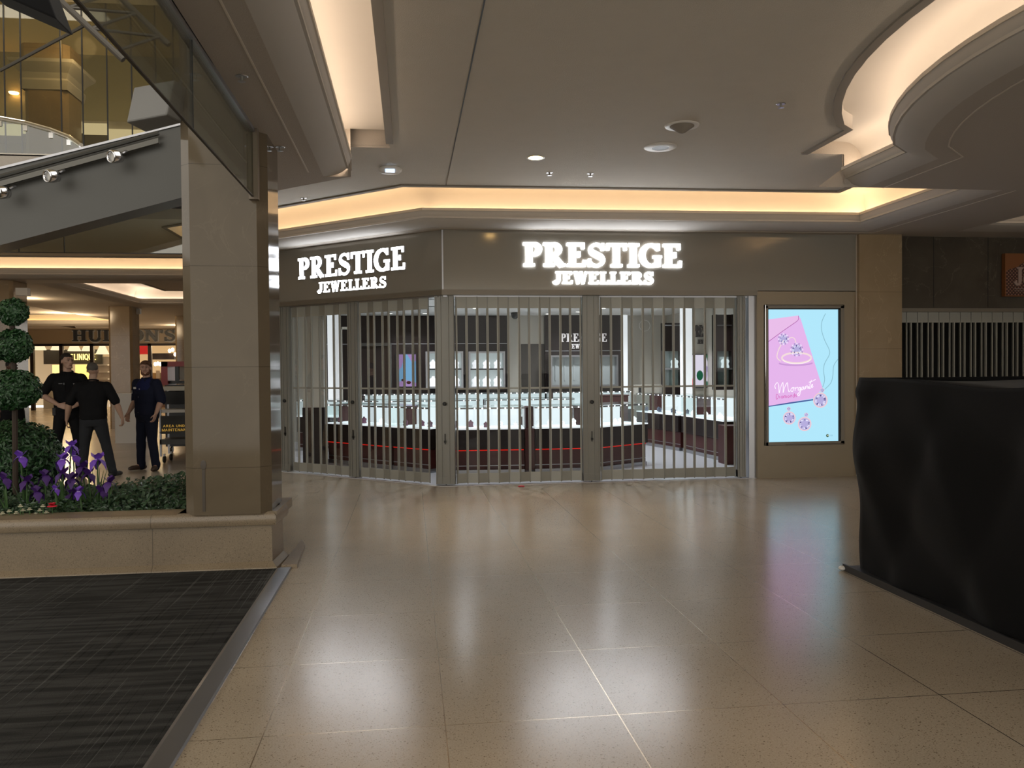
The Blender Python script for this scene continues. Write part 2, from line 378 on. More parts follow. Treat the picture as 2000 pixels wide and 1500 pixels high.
# beads and joints on the ceiling
gb = MB()
def line3(mb, pts, w, z, h=.004):
    for a, b in zip(pts[:-1], pts[1:]): mb.obox(a, b, w, z-h, z+.002)
line3(gb, [(-.92, -3), (-.92, 7.85)], .012, ZS); line3(gb, offset(arc, -.45), .012, ZS)
line3(gb, [(6.42, 8.02), (6.42, 10.72), (.27, 10.80), (-3.0, 13.70)], .010, ZS)
struct(gb.build('trim_8', M['bead']))
jb = MB(); line3(jb, [(.49, -3), (.45, 9.80)], .010, ZC, .003); struct(jb.build('trim_9', M['black']))

# ---- outer walls
W = mat('mall_wall', (.30, .235, .155), .5)
struct(MB().box(-20.2, -20, -4, 40, 0, 4.4).build('wall_left', W))
struct(MB().box(14, 14.2, -4, 40, 0, 4.4).build('wall_right', W))

# ---- store front fascia
def fascia():
    mb = MB(); A, B = Vector(FACX[0]), Vector(FACX[1])
    mb.prism([(6.27, 10.9), (.44, 10.9), (-2.9, 13.78), (-2.9, 14.0), (.5, 11.1), (6.27, 11.1)], 2.61, ZS+.002)
    o = struct(mb.build('wall_storefront', M['champ']))
    l = MB(); l.prism([(4.80, 10.88), (.43, 10.88), (-2.9, 13.75), (-2.9, 14.0), (.5, 11.12), (4.80, 11.12)], 2.55, 2.62); l.build('lintel', M['lintel'], o)
    MB().box(.435, .455, 10.885, 10.905, 2.62, ZS).build('corner_bead', M['steel'], o)
    p = MB(); p.box(4.80, 4.90, 10.9, 11.2, 0, 2.62); p.box(4.90, 6.27, 10.9, 10.95, 0, .455); p.box(4.90, 6.27, 11.02, 11.1, 0, 2.62); p.box(4.90, 6.27, 10.9, 10.95, 2.425, 2.62); p.box(6.085, 6.27, 10.9, 10.95, .455, 2.425)
    struct(p.build('wall_right_of_gate', M['wallc']))
    MB().box(6.262, 6.274, 10.885, 11.1, 0, ZS).build('joint_bead', M['bead'], o)
fascia()
struct(MB().box(6.27, 6.91, 10.82, 11.3, 0, ZS).build('trim_10', M['pier']))
# ---- dark store at the right
o = struct(MB().box(6.91, 14, 10.98, 11.15, 2.36, ZS).build('wall_dark_store', M['darkmarble']))
js = MB()
for x in (7.5, 8.35, 9.2, 10.05): js.box(x-.002, x+.002, 10.974, 10.985, 2.40, ZS)
js.build('panel_joint', M['black'], o)
MB().box(6.91, 14, 10.95, 11.2, 2.33, 2.38).build('header_edge', M['lintel'], o)
ds = MB(); ds.box(6.91, 14, 17, 17.2, 0, 3.4).box(6.75, 6.91, 11.3, 17, 0, 3.4).box(6.91, 14, 11.2, 17, 3.3, 3.4)
struct(ds.build('wall_dark_store_inside', mat('dark_store_wall', (.02, .018, .016), .7)))

# ---- carpet, edge strip
def carpet_mat():
    m = bpy.data.materials.new('striped_carpet'); m.use_nodes = True; nt = m.node_tree; b = nt.nodes['Principled BSDF']; nx = NX(nt)
    tc = nt.nodes.new('ShaderNodeTexCoord')
    def nz(sx, sy, scale, det=2):
        mp = nt.nodes.new('ShaderNodeMapping'); mp.inputs['Scale'].default_value = (sx, sy, 1); nt.links.new(tc.outputs['Object'], mp.inputs[0])
        n = nt.nodes.new('ShaderNodeTexNoise'); n.inputs['Scale'].default_value = scale; n.inputs['Detail'].default_value = det; nt.links.new(mp.outputs[0], n.inputs['Vector']); return n.outputs[0]
    a = nx.m('MULTIPLY_ADD', nz(1.2, 14, 1.3, 3), 5, -2.0, clamp=True)
    l = nx.m('GREATER_THAN', nz(75, .55, 1.0, 1), .66)
    d = nx.m('LESS_THAN', nz(60, .45, 1.1, 1), .35)
    fz = nz(260, 160, 1.0, 2)
    v = nx.m('MULTIPLY_ADD', a, .028, .024); v = nx.m('ADD', v, nx.m('MULTIPLY', l, .04)); v = nx.m('SUBTRACT', v, nx.m('MULTIPLY', d, .012))
    v = nx.m('MULTIPLY', v, nx.m('MULTIPLY_ADD', fz, 1.2, .4))
    c = nt.nodes.new('ShaderNodeCombineColor'); nt.links.new(v, c.inputs[0]); nt.links.new(nx.m('MULTIPLY', v, 1.02), c.inputs[1]); nt.links.new(nx.m('MULTIPLY', v, 1.02), c.inputs[2])
    nt.links.new(c.outputs[0], b.inputs['Base Color']); b.inputs['Roughness'].default_value = .95; b.inputs['Specular IOR Level'].default_value = .15
    return m
tag(MB().box(-9, -1.05, -3.5, 6.6, 0, .012).build('carpet', carpet_mat()), 'dark grey striped carpet beside the stone planter', 'carpet')
eb = MB(); eb.add([(-1.05, -3.5, .012), (-1.05, 6.55, .012), (-1.03, 6.55, .020), (-1.03, -3.5, .020), (-.945, -3.5, .014), (-.945, 6.6, .014), (-.94, -3.5, 0), (-.94, 6.6, 0), (-1.05, -3.5, 0), (-1.05, 6.55, 0)],
       [(0, 1, 2, 3)[::-1], (3, 2, 5, 4)[::-1], (4, 5, 7, 6)[::-1], (8, 9, 1, 0)[::-1]])
tag(eb.build('carpet_edge_strip', M['silver']), 'long brushed metal strip along the right edge of the dark carpet', 'edge strip')

# ================================================================== LETTERS
def glyph(ch, b=.20, t=.085, serif=True):
    """strokes of a capital in a box one unit high: list of (points, widths); returns strokes and advance width"""
    S = []; h = t/2
    def ln(x0, y0, x1, y1, w): S.append(([(x0, y0), (x1, y1)], [w, w]))
    def sf(x, y, wd): 
        if serif: S.append(([(x-wd/2, y+(h if y < .5 else -h)), (x+wd/2, y+(h if y < .5 else -h))], [t, t]))
    def arc(cx, cy, rx, ry, a0, a1, w0, w1=None, n=14):
        w1 = w1 or w0; p = []; ws = []
        for i in range(n+1):
            s = i/n; a = R(a0+(a1-a0)*s); p.append((cx+rx*math.cos(a), cy+ry*math.sin(a)))
            k = abs(math.cos(a)); ws.append(w0+(w1-w0)*k)
        S.append((p, ws))
    B2 = b/2; e = .09 if serif else 0
    if ch == 'P' or ch == 'R':
        ln(.1+B2, 0, .1+B2, 1, b); sf(.1+B2, 0, b+.18); sf(.06+B2, 1, b+.12)
        arc(.36, .72, .24, .28-h, 90, -90, t, b); ln(.1+B2, 1-h, .36, 1-h, t); ln(.1+B2, .44+h, .36, .44+h, t); W = .72
        if ch == 'R': S.append(([(.40, .46), (.56, .22), (.72, .03)], [b*.8, b, b*.9])); sf(.74, 0, .2) ; W = .86
    elif ch == 'E':
        ln(.1+B2, 0, .1+B2, 1, b); ln(0 if serif else .1, h, .66, h, t); ln(0 if serif else .1, 1-h, .62, 1-h, t); ln(.2, .52, .46, .52, t)
        if serif: ln(.66, 0, .68, .28, t); ln(.62, 1, .62, .74, t); ln(.46, .40, .46, .64, t)
        W = .76
    elif ch == 'S':
        p = []; ws = []
        for i in range(25):
            s = i/24
            if s < .5: a = R(20+s*2*230); q = (.34+.22*math.cos(a), .745+.20*math.sin(a))
            else: a = R(70-(s-.5)*2*230); q = (.34+.25*math.cos(a), .26+.215*math.sin(a))
            p.append(q); ws.append(t+(b-t)*math.exp(-((s-.5)/.16)**2))
        S.append((p, ws)); W = .70
        if serif: ln(.58, 1, .58, .68, t); ln(.07, 0, .07, .34, t)
    elif ch == 'T':
        ln(.38, 0, .38, 1, b); ln(.02, 1-h, .74, 1-h, t); sf(.38, 0, b+.2); W = .78
        if serif: ln(.05, 1, .04, .70, t); ln(.71, 1, .72, .70, t)
    elif ch == 'I': ln(.1+B2, 0, .1+B2, 1, b); sf(.1+B2, 0, b+.2); sf(.1+B2, 1, b+.2); W = .2+b
    elif ch in 'GCOQD':
        if ch == 'D':
            ln(.1+B2, 0, .1+B2, 1, b); arc(.36, .5, .34, .5-h, 90, -90, t, b); ln(.0 if serif else .1, 1-h, .36, 1-h, t); ln(.0 if serif else .1, h, .36, h, t); W = .86
        else:
            a0, a1 = (45, 318) if ch in 'GC' else (0, 360)
            arc(.44, .5, .36, .5-h, a0, a1, t, b, 22); W = .86
            if ch == 'G': ln(.70, .02, .70, .44, b*.85); ln(.50, .44, .84, .44, t); ln(.70, 1, .70, .70, t)
            if ch == 'C' and serif: ln(.72, 1, .72, .70, t)
            if ch == 'Q': ln(.5, .22, .82, -.08, t*1.3)
            if ch in 'OQ': W = .92
    elif ch == 'J': ln(.40, .25, .40, 1, b); sf(.40, 1, b+.18); arc(.24, .25, .16, .22, 0, -170, t*1.2, b*.9); S.append(([(.1, .24), (.13, .2)], [b*.8, b*.8])); W = .60
    elif ch == 'W':
        ln(.14, 1, .32, 0, b*.9); ln(.32, 0, .50, .92, t*1.1); ln(.50, 1, .68, 0, b*.9); ln(.68, 0, .88, 1, t*1.1); sf(.14, 1, .3); sf(.50, 1, .26); sf(.88, 1, .22); W = 1.0
    elif ch == 'L':
        ln(.1+B2, 0, .1+B2, 1, b); ln(0 if serif else .1, h, .60, h, t); sf(.1+B2, 1, b+.18); W = .68
        if serif: ln(.60, 0, .62, .30, t)
    elif ch == 'H': ln(.1+B2, 0, .1+B2, 1, b); ln(.72, 0, .72, 1, b); ln(.2, .5, .72, .5, t); [sf(x, y, b+.16) for x in (.1+B2, .72) for y in (0, 1)]; W = .92
    elif ch == 'U': ln(.1+B2, .3, .1+B2, 1, b); ln(.74, .3, .74, 1, t*1.2); arc(.1+B2+(.64-B2)/2, .3, (.64-B2)/2, .27, 180, 360, t*1.1, b*.9); sf(.1+B2, 1, b+.16); sf(.74, 1, .28); W = .92
    elif ch == 'N': ln(.16, 0, .16, 1, t*1.2); ln(.16, 1, .76, .02, b*.95); ln(.76, 0, .76, 1, t*1.2); sf(.16, 0, .28); sf(.76, 1, .28); sf(.1, 1, .2); W = .92
    elif ch == "'": ln(.1, .68, .16, 1, b*.7); W = .26
    elif ch == 'A': ln(.06, 0, .38, 1, t*1.1); ln(.38, 1, .72, 0, b*.9); ln(.18, .33, .58, .33, t); sf(.08, 0, .24); sf(.72, 0, .3); W = .82
    elif ch == 'M': ln(.12, 0, .12, 1, t*1.2); ln(.12, 1, .46, .05, b*.8); ln(.46, .05, .80, 1, t*1.2); ln(.80, 0, .80, 1, b*.8); W = .95
    elif ch == 'e': arc(.30, .33, .22, .33-h, 0, 330, t, b*.8, 18); ln(.12, .36, .52, .36, t); W = .6
    elif ch == ' ': W = .4
    else: ln(.2, 0, .2, 1, b); W = .4
    return S, W
def ribbon(mb, pts, ws, z0, z1, fn, m=0, m_side=None):
    """flat stroke of varying width between depths z0 and z1; fn maps (x, y, depth) to the world"""
    n = len(pts); P = [Vector(p) for p in pts]; L = []; Rr = []
    for i in range(n):
        d = (P[min(i+1, n-1)]-P[max(i-1, 0)]); d = d.normalized() if d.length > 1e-9 else Vector((1, 0)); nn = Vector((-d.y, d.x))*ws[i]/2
        L.append(P[i]+nn); Rr.append(P[i]-nn)
    ring = L+Rr[::-1]; k = len(ring)
    vs = [fn(q.x, q.y, z1) for q in ring]+[fn(q.x, q.y, z0) for q in ring]
    front = [(i, i+1, k-2-i, k-1-i) for i in range(n-1)]
    mb.add(vs, [f[::-1] for f in front]+[(a+k, b+k, c+k, d+k) for a, b, c, d in front], m)
    mb.add(vs, [(i, (i+1) % k, k+(i+1) % k, k+i) for i in range(k)], m if m_side is None else m_side)
def word(parent, text, fn, x0, x1, y0, y1, mats, z0=0., z1=.03, b=.20, t=.085, serif=True, name='letter', one=False, gap=.04):
    tot = sum(glyph(c, b, t, serif)[1]+gap for c in text)-gap; sx = (x1-x0)/tot; H = y1-y0; x = x0; mb = MB()
    for c in text:
        S, W = glyph(c, b, t, serif)
        for i, (p, ws) in enumerate(S):
            dz = i*.0004
            # widths are in glyph units; scale x by sx and y by H
            q = [(x+a*sx, y0+bb*H) for a, bb in p]
            k = (sx+H)/2
            if len(p) == 2 and abs(p[0][0]-p[1][0]) < .05: k = sx
            if len(p) == 2 and abs(p[0][1]-p[1][1]) < .01: k = H
            ribbon(mb, q, [v*k for v in ws], z0, z1+dz, fn, 0, 1 if len(mats) > 1 else 0)
        x += (W+gap)*sx
        if not one and c != ' ': mb.build(name, mats, parent); mb = MB()
    if one: mb.build(name, mats, parent)
def plane_fn(A, B, out):     # plane through plan points A->B (x runs A->B), out = distance sign toward the viewer
    A, B = Vector(A), Vector(B); d = (B-A).normalized(); n = Vector((d.y, -d.x))*out
    return lambda x, y, z: (A.x+d.x*x+n.x*z, A.y+d.y*x+n.y*z, y)
FRONT = lambda Y: (lambda x, y, z: (x, Y-z, y))

# ---- the two big lit signs
s1 = thing('illuminated_sign', 'bright white letters PRESTIGE JEWELLERS on the front fascia, the larger wider sign', 'sign', (0, 0, 0))
LM = [M['letter'], M['letterside']]
word(s1, 'PRESTIGE', FRONT(10.9), 1.52, 3.72, 2.93, 3.25, LM, .015, .045, b=.245, t=.12)
word(s1, 'JEWELLERS', FRONT(10.9), 1.92, 3.32, 2.70, 2.865, LM, .012, .035, b=.25, t=.14)
s2 = thing('illuminated_sign', 'bright white letters PRESTIGE JEWELLERS on the angled left fascia', 'sign', (0, 0, 0))
A, B = Vector(FACX[1]), Vector(FACX[0]); LL = (B-A).length
pl = plane_fn(A, B, 1)
def dist(px, py): p = Vector((px, py)); return (p-A).dot((B-A).normalized())
word(s2, 'PRESTIGE', pl, dist(-1.63, 12.70), dist(-.01, 11.32), 2.935, 3.25, LM, .015, .045, b=.245, t=.12)
word(s2, 'JEWELLERS', pl, dist(-1.33, 12.44), dist(-.29, 11.55), 2.71, 2.865, LM, .012, .035, b=.25, t=.14)

# ================================================================== GATES
def gate_bay(p, q, n, label, zt=2.55, z0=.03, mid=1.30, amp=.012):
    p, q = Vector(p), Vector(q); g = thing('folding_gate', label, 'gate', (p.x, p.y, 0), group=None)
    d = (q-p); L = d.length; d /= L; nn = Vector((-d.y, d.x)); wd = L/n
    def pt(i): return d*(i*wd)+nn*(amp if i % 2 else -amp)
    for i in range(n):
        a, b = pt(i), pt(i+1); e = (b-a).normalized(); a2, b2 = a+e*.006, b-e*.006
        k = MB(); k.obox(a2, b2, .014, zt-.17, zt-.02); k.obox(a2, b2, .014, z0, z0+.13); k.obox(a2, b2, .012, mid-.012, mid+.012)
        k.obox(a2, a2+e*.010, .018, z0+.13, zt-.17); k.obox(b2-e*.010, b2, .018, z0+.13, zt-.17)
        pn = k.build('panel', M['alu'], g)
        c, f2 = a2+e*.010, b2-e*.010
        MB().add([(c.x, c.y, z0+.13), (f2.x, f2.y, z0+.13), (f2.x, f2.y, zt-.17), (c.x, c.y, zt-.17)], [(0, 1, 2, 3)]).build('pane', M['pane'], pn)
    for i in range(n+1):
        a = pt(i); MB().tube([(a.x, a.y, z0-.01), (a.x, a.y, zt-.01)], .0095, 8).build('hinge_bar', M['alud'], g)
    return g
def gate_post(p, ang, w, label, lock=True, zt=2.55):
    g = thing('gate_post', label, 'gate post', (p[0], p[1], 0), ang)
    k = MB(); k.box(-w/2, w/2, -.03, .03, .02, zt)
    for x in (-w/2+.012, -w*.2, w*.2, w/2-.012): k.box(x-.008, x+.008, -.042, .042, .02, zt-.01)
    k.box(-w/2, w/2, -.036, .036, .02, .12)
    k.build('post_body', M['alud'], g)
    MB().tube([(0, 0, 0), (0, 0, .04)], .01, 8).build('floor_bolt', M['black'], g)
    if lock:
        c = MB(); c.lathe([(0, 0), (.026, 0), (.026, .022), (.016, .028), (0, .028)], (0, -.042, 1.10), 14, rot=Matrix.Rotation(R(90), 3, 'X')); c.build('lock_cylinder', M['black'], g)
        c = MB(); c.box(-.006, .006, -.05, -.04, .56, .70); c.box(-.014, .014, -.056, -.04, .58, .61); c.build('bolt_handle', M['black'], g)
    return g
YG = 11.0
A0, B0 = Vector((.40, 11.02)), Vector((-2.9, 13.86)); dd = (B0-A0).normalized(); a40 = math.atan2(dd.y, dd.x)
def onL(s): q = A0+dd*s; return (q.x, q.y)
gate_bay((.62, YG), (2.32, YG), 12, 'folding grille bay on the straight front, left one, between corner and middle posts')
gate_bay((2.60, YG), (4.52, YG), 13, 'folding grille bay on the straight front, right-hand one next to the wall screen')
gate_bay(onL(.20), onL(1.45), 9, 'folding grille bay on the angled left front nearest the corner')
gate_bay(onL(1.70), onL(2.90), 8, 'folding grille bay on the angled left front beside the marble column')
gate_post((.47, 11.02), R(-15), .26, 'wide corner post of the shutter with a round lock, between angled and straight fronts')
gate_post((2.46, YG), 0, .24, 'middle post with round lock on the straight front grille')
gate_post((4.60, YG), 0, .12, 'slim end post of the grille beside the right jamb', False)
gate_post(onL(1.575), a40+math.pi, .20, 'post with round lock in the middle of the angled grille')
gate_post(onL(3.02), a40+math.pi, .20, 'grille post at the far left of the angled front, beside the marble column')
tr = MB(); tr.box(.45, 4.75, YG-.02, YG+.02, 2.53, 2.56); tr.obox(A0, B0, .04, 2.53, 2.56)
tag(tr.build('gate_track', M['steel']), 'thin steel ceiling track that the folding grilles hang from', 'track')
sl = MB(); sl.prism([(4.8, 10.93), (.41, 10.93), (-2.9, 13.78), (-2.9, 13.9), (.45, 11.06), (4.8, 11.06)], 0, .006)
struct(sl.build('trim_11', M['storefloor']))
jb = MB(); jb.box(4.70, 4.80, 10.95, 11.25, 0, 2.55); o = tag(jb.build('gate_jamb', M['steel']), 'shiny steel jamb channel at the right end of the grille', 'jamb')
rc = MB()
for a, b, c in ((0, 0, .012), (.03, .012, .02), (.055, -.006, .01)): rc.ell((1.42+a, 10.72+b, .008), (c+.008, c, .008), n=8)
tag(rc.build('paper_scrap', M['rflower']), 'small crumpled red scrap on the floor before the grille', 'litter')
# dark store gate
g = thing('folding_gate', 'pale folding grille closing the dark shop at the far right', 'gate', (6.95, 11.05, 0))
for i in range(18):
    x = i*.168+.06
    k = MB(); k.box(x, x+.020, -.018, .018, .02, 2.20); k.build('slat', M['gateb'] if 'gateb' in M else M['alu'], g)
    k = MB(); k.box(x+.105, x+.122, -.012, .012, .02, 2.20); k.build('slat', M['alu'], g)
k = MB()
for i in range(18): k.box(i*.168+.0, i*.168+.085, -.02, .0, 2.18, 2.34); k.box(i*.168+.088, i*.168+.165, -.012, .01, 2.18, 2.34)
k.build('top_plates', M['alu'], g)
k = MB(); k.box(0, 3.0, -.01, .01, 1.2, 1.25); k.build('middle_rail', M['alu'], g)
# sign Je
def lattice_mat():
    m = bpy.data.materials.new('lattice_sign'); m.use_nodes = True; nt = m.node_tree; b = nt.nodes['Principled BSDF']; nx = NX(nt)
    tc = nt.nodes.new('ShaderNodeTexCoord'); sp = nt.nodes.new('ShaderNodeSeparateXYZ'); nt.links.new(tc.outputs['Object'], sp.inputs[0])
    u = nx.m('ADD', sp.outputs[0], sp.outputs[2]); v = nx.m('SUBTRACT', sp.outputs[0], sp.outputs[2])
    a = nx.m('PINGPONG', u, .026); c = nx.m('PINGPONG', v, .026)
    k = nx.m('MULTIPLY', nx.m('GREATER_THAN', a, .012), nx.m('GREATER_THAN', c, .012))
    mx = nt.nodes.new('ShaderNodeMix'); mx.data_type = 'RGBA'; mx.inputs[6].default_value = (.045, .015, .01, 1); mx.inputs[7].default_value = (.30, .15, .10, 1)
    nt.links.new(k, mx.inputs[0]); nt.links.new(mx.outputs[2], b.inputs['Base Color']); b.inputs['Roughness'].default_value = .5; return m
sg = thing('hanging_sign', 'orange and brown lattice sign board with pale letters Je on the dark marble header', 'sign', (8.56, 10.9, 2.55))
MB().box(0, 1.6, 0, .07, 0, .62).build('board', mat('burnt_orange_board', (.21, .075, .02), .5), sg)
lm = MB(); pts = [(0.012, 0), (1.6, 0), (1.6, .50)]+[(1.6-i*.1, .40+.06*math.sin((1.6-i*.1)*3+.3)+.03) for i in range(1, 14)]+[(.2, .42), (.012, .36)]
lm.add([(x, -.004, z+.012) for x, z in pts], [tuple(range(len(pts)))[::-1]]); lm.build('lattice_panel', lattice_mat(), sg)
word(sg, 'Je', lambda x, y, z: (x, -.006-z, y), .13, .42, .16, .42, [mat('sign_pale_letter', (.36, .26, .22), .5)], 0, .012, b=.22, t=.10)
k = MB(); k.box(.14, 1.5, -.014, -.004, .105, .113).box(.14, 1.5, -.014, -.004, .075, .081); k.build('underline', M['band'], sg)

# ================================================================== WALL SCREEN
scn = thing('digital_screen', 'tall lit advertising screen with a pink envelope and rings on pale blue', 'screen', (4.905, 10.9, .46))
Wd, Hd = 1.175, 1.96
k = MB(); k.box(0, Wd, -.015, .10, 0, .045).box(0, Wd, -.015, .10, Hd-.045, Hd).box(0, .05, -.015, .10, 0, Hd).box(Wd-.05, Wd, -.015, .10, 0, Hd)
k.build('bezel', M['lintel'], scn)
k = MB(); k.tube([(.01, -.02, .0), (.01, -.02, Hd)], .007, 6); k.tube([(.01, -.02, Hd-.01), (Wd-.02, -.02, Hd-.01)], .006, 6); k.tube([(.3, -.02, .008), (Wd-.02, -.02, .008)], .006, 6)
k.build('chrome_edge', M['chrome'], scn)
k = MB(); k.box(.05, .062, .0, .03, .045, Hd-.045).box(Wd-.075, Wd-.05, .0, .03, .045, Hd-.045).box(.05, Wd-.05, .0, .03, Hd-.06, Hd-.045); k.build('inner_bezel', M['black'], scn)
SX0, SX1, SZ0, SZ1 = .062, Wd-.075, .045, Hd-.06
def E_(n, r, g, b, s=1.0): return emat(n, lin(r, g, b), s*.37)
bk = MB().add([(SX0, .02, SZ0), (SX1, .02, SZ0), (SX1, .02, SZ1), (SX0, .02, SZ1)], [(0, 1, 2, 3)]); bk.build('screen_background', E_('screen_blue', 172, 224, 243), scn)
# picture coordinates: x,y taken from the photograph of the poster (0..678 wide, 0..1225 tall) -> screen
def pic(depth):
    def fn(x, y, z): return (SX0+(x-63)/(742-63)*(SX1-SX0), .0195-depth-z, SZ1-(y-147)/(1370-147)*(SZ1-SZ0))
    return fn
def shape(name, pts, depth, mt):
    fn = pic(depth); mb = MB(); mb.add([fn(x, y, 0) for x, y in pts], [tuple(range(len(pts)))]); return mb.build(name, mt, scn)
pk = E_('envelope_pink', 222, 176, 228); pk2 = E_('envelope_flap', 226, 184, 226); pkd = E_('envelope_shadow', 166, 90, 160)
shape('envelope_shadow_line', [(64, 1045), (500, 990), (500, 978), (64, 1030)], .0004, E_('envelope_edge', 70, 90, 150))
shape('envelope', [(64, 1036), (64, 240), (355, 203), (378, 232), (588, 870), (588, 885), (498, 972)], .001, pk)
shape('envelope_flap', [(64, 440), (64, 240), (355, 203), (355, 240), (340, 255)], .0016, pk2)
def stroke(name, pts, w, depth, mt, closed=False, parent=None):
    if closed: pts = pts+[pts[0]]
    mb = MB(); ribbon(mb, pts, [w]*len(pts) if not isinstance(w, list) else w, 0, .0003, pic(depth)); return mb.build(name, mt, parent or scn)
stroke('flap_fold', [(64, 446), (200, 350), (340, 258), (357, 240), (358, 205)], 5, .002, pkd)
def smooth(pts, n=6):
    out = []
    for i in range(len(pts)-1):
        p0, p1, p2, p3 = pts[max(i-1, 0)], pts[i], pts[i+1], pts[min(i+2, len(pts)-1)]
        for k in range(n):
            t = k/n; out.append(tuple(.5*((2*p1[j])+(-p0[j]+p2[j])*t+(2*p0[j]-5*p1[j]+4*p2[j]-p3[j])*t*t+(-p0[j]+3*p1[j]-3*p2[j]+p3[j])*t**3) for j in (0, 1)))
    return out+[pts[-1]]
ch = E_('chain_grey', 140, 185, 200)
stroke('necklace_chain', smooth([(620, 185), (585, 260), (582, 340), (610, 430), (655, 520), (655, 570), (610, 650), (600, 720), (610, 800), (590, 870)]), 7, .0016, ch)
stroke('necklace_chain', smooth([(740, 610), (700, 670), (690, 760), (670, 830), (610, 890)]), 7, .0016, ch)
def circ(cx, cy, rx, ry, n=28, a0=0, a1=360): return [(cx+rx*math.cos(R(a0+(a1-a0)*i/n)), cy+ry*math.sin(R(a0+(a1-a0)*i/n))) for i in range(n+(a1-a0 < 360))]
gem = E_('gem_violet', 176, 168, 214); gemd = E_('gem_dark', 84, 76, 128); geml = E_('gem_light', 226, 224, 246); gold = E_('rose_gold', 232, 196, 206); gold2 = E_('ring_band', 236, 214, 214); shd = E_('ring_shadow', 196, 150, 208)
rg = random.Random(3)
def gemst(cx, cy, r, name='gem_stone', rim=True):
    o = shape(name, circ(cx, cy, r, r), .002, gem)
    if rim: stroke('gem_rim', circ(cx, cy, r*1.12, r*1.12), r*.2, .0024, gold, True, o)
    mb = MB(); fn = pic(.0028)
    for k in range(16):
        a = k*22.5+rg.uniform(-6, 6); r0, r1 = r*rg.uniform(.45, .6), r*rg.uniform(.8, .95); d = rg.uniform(6, 12)
        pts = [(cx+r0*math.cos(R(a)), cy+r0*math.sin(R(a))), (cx+r1*math.cos(R(a-d)), cy+r1*math.sin(R(a-d))), (cx+r1*math.cos(R(a+d)), cy+r1*math.sin(R(a+d)))]
        mb.add([fn(x, y, 0) for x, y in pts], [(0, 1, 2)], k % 3 == 0)
    mb.build('gem_facets', [geml, gemd], o)
    return o
for cx, cy, r, sy, sr in ((568, 990, 58, 897, 22), (266, 1150, 50, 1065, 20), (414, 1208, 54, 1123, 20)):
    gemst(cx, cy, r); gemst(cx+(18 if cx > 500 else -6 if cx < 300 else 16), sy, sr*.8, 'small_gem')
stroke('ring_shadow', circ(330, 640, 160, 22, 20, 0, 180), 14, .0018, shd)
stroke('ring_band', circ(338, 595, 142, 48), 17, .002, gold2, True); stroke('ring_band_edge', circ(338, 603, 134, 46, 20, 10, 170), 6, .0026, E_('band_light', 250, 240, 236))
stroke('ring_band_thin', smooth([(185, 625), (150, 590), (160, 530), (190, 470), (215, 430)]), 9, .0022, gold2)
stroke('ring_band_thin', smooth([(250, 425), (290, 405), (320, 420), (330, 455)]), 8, .0022, gold2)
for cx, cy, r in ((212, 420, 38), (340, 518, 48)):
    gemst(cx, cy, r, 'ring_diamond', False)
    mb = MB(); fn = pic(.0026)
    for k in range(16):
        a = R(k*22.5); x, y = cx+math.cos(a)*(r+9), cy+math.sin(a)*(r+9)
        mb.add([fn(x-7, y-5, 0), fn(x+7, y-5, 0), fn(x+5, y+7, 0), fn(x-5, y+7, 0)], [(0, 1, 2, 3)], k % 2)
    mb.build('diamond_halo', [geml, E_('halo_grey', 150, 140, 190)], scn)
# script word Morganite, and Diamonds below it
wh = E_('script_white', 252, 240, 255)
def script(strokes, w):
    mb = MB()
    for s in strokes:
        p = smooth(s, 5); ribbon(mb, p, [w*(.6+.5*abs(math.sin(i*.5))) for i in range(len(p))], 0, .0003, pic(.0024))
    return mb
sw = [[(135, 880), (128, 850), (150, 822), (165, 850), (168, 920), (182, 870), (205, 820), (208, 870), (206, 915), (225, 860), (248, 822), (252, 860), (262, 905), (272, 900)],
      [(300, 868), (285, 880), (282, 900), (296, 905), (306, 888), (300, 868), (316, 874)], [(322, 902), (324, 868), (330, 875), (345, 866), (348, 878)],
      [(374, 868), (358, 872), (352, 892), (366, 894), (376, 866), (374, 910), (360, 945), (348, 930), (385, 890)],
      [(404, 862), (390, 868), (386, 888), (398, 888), (406, 862), (408, 886), (418, 880)], [(420, 886), (424, 856), (424, 880), (436, 854), (444, 860), (446, 882)],
      [(454, 856), (454, 878), (462, 874)], [(482, 800), (468, 840), (464, 880), (476, 872)], [(455, 822), (490, 812), (522, 795)], [(480, 862), (494, 850), (488, 840), (478, 856), (484, 872), (500, 860)], [(456, 840), (458, 838)]]
script(sw, 7).build('script_lettering', wh, scn)
dia = [[(141, 928), (141, 972), (152, 970), (162, 950), (152, 930), (141, 928)], [(174, 968), (174, 945)], [(203, 945), (190, 948), (190, 964), (203, 964), (205, 944), (206, 966)], [(215, 966), (216, 944), (226, 946), (227, 964), (228, 946), (238, 945), (240, 963)],
       [(258, 942), (249, 952), (257, 962), (268, 952), (258, 942)], [(278, 960), (279, 940), (290, 942), (292, 958)], [(316, 922), (316, 956), (304, 956), (304, 940), (316, 938)], [(338, 934), (328, 936), (328, 943), (338, 946), (336, 954), (326, 954)]]
script(dia, 4.5).build('printed_lettering', E_('text_magenta', 206, 80, 170), scn)
o = shape('logo_mark', circ(637, 1320, 14, 14), .002, E_('logo_green', 60, 84, 60)); shape('logo_mark_centre', circ(641, 1318, 6, 6), .0026, E_('logo_light', 220, 230, 200))
k = MB(); fn = pic(.002)
for i, (a, b) in enumerate(((666, 674), (678, 686))): k.add([fn(a, 1312, 0), fn(b, 1312, 0), fn(b, 1328, 0), fn(a, 1328, 0)], [(0, 1, 2, 3)])
k.build('logo_text', E_('logo_pale', 150, 200, 220), scn)

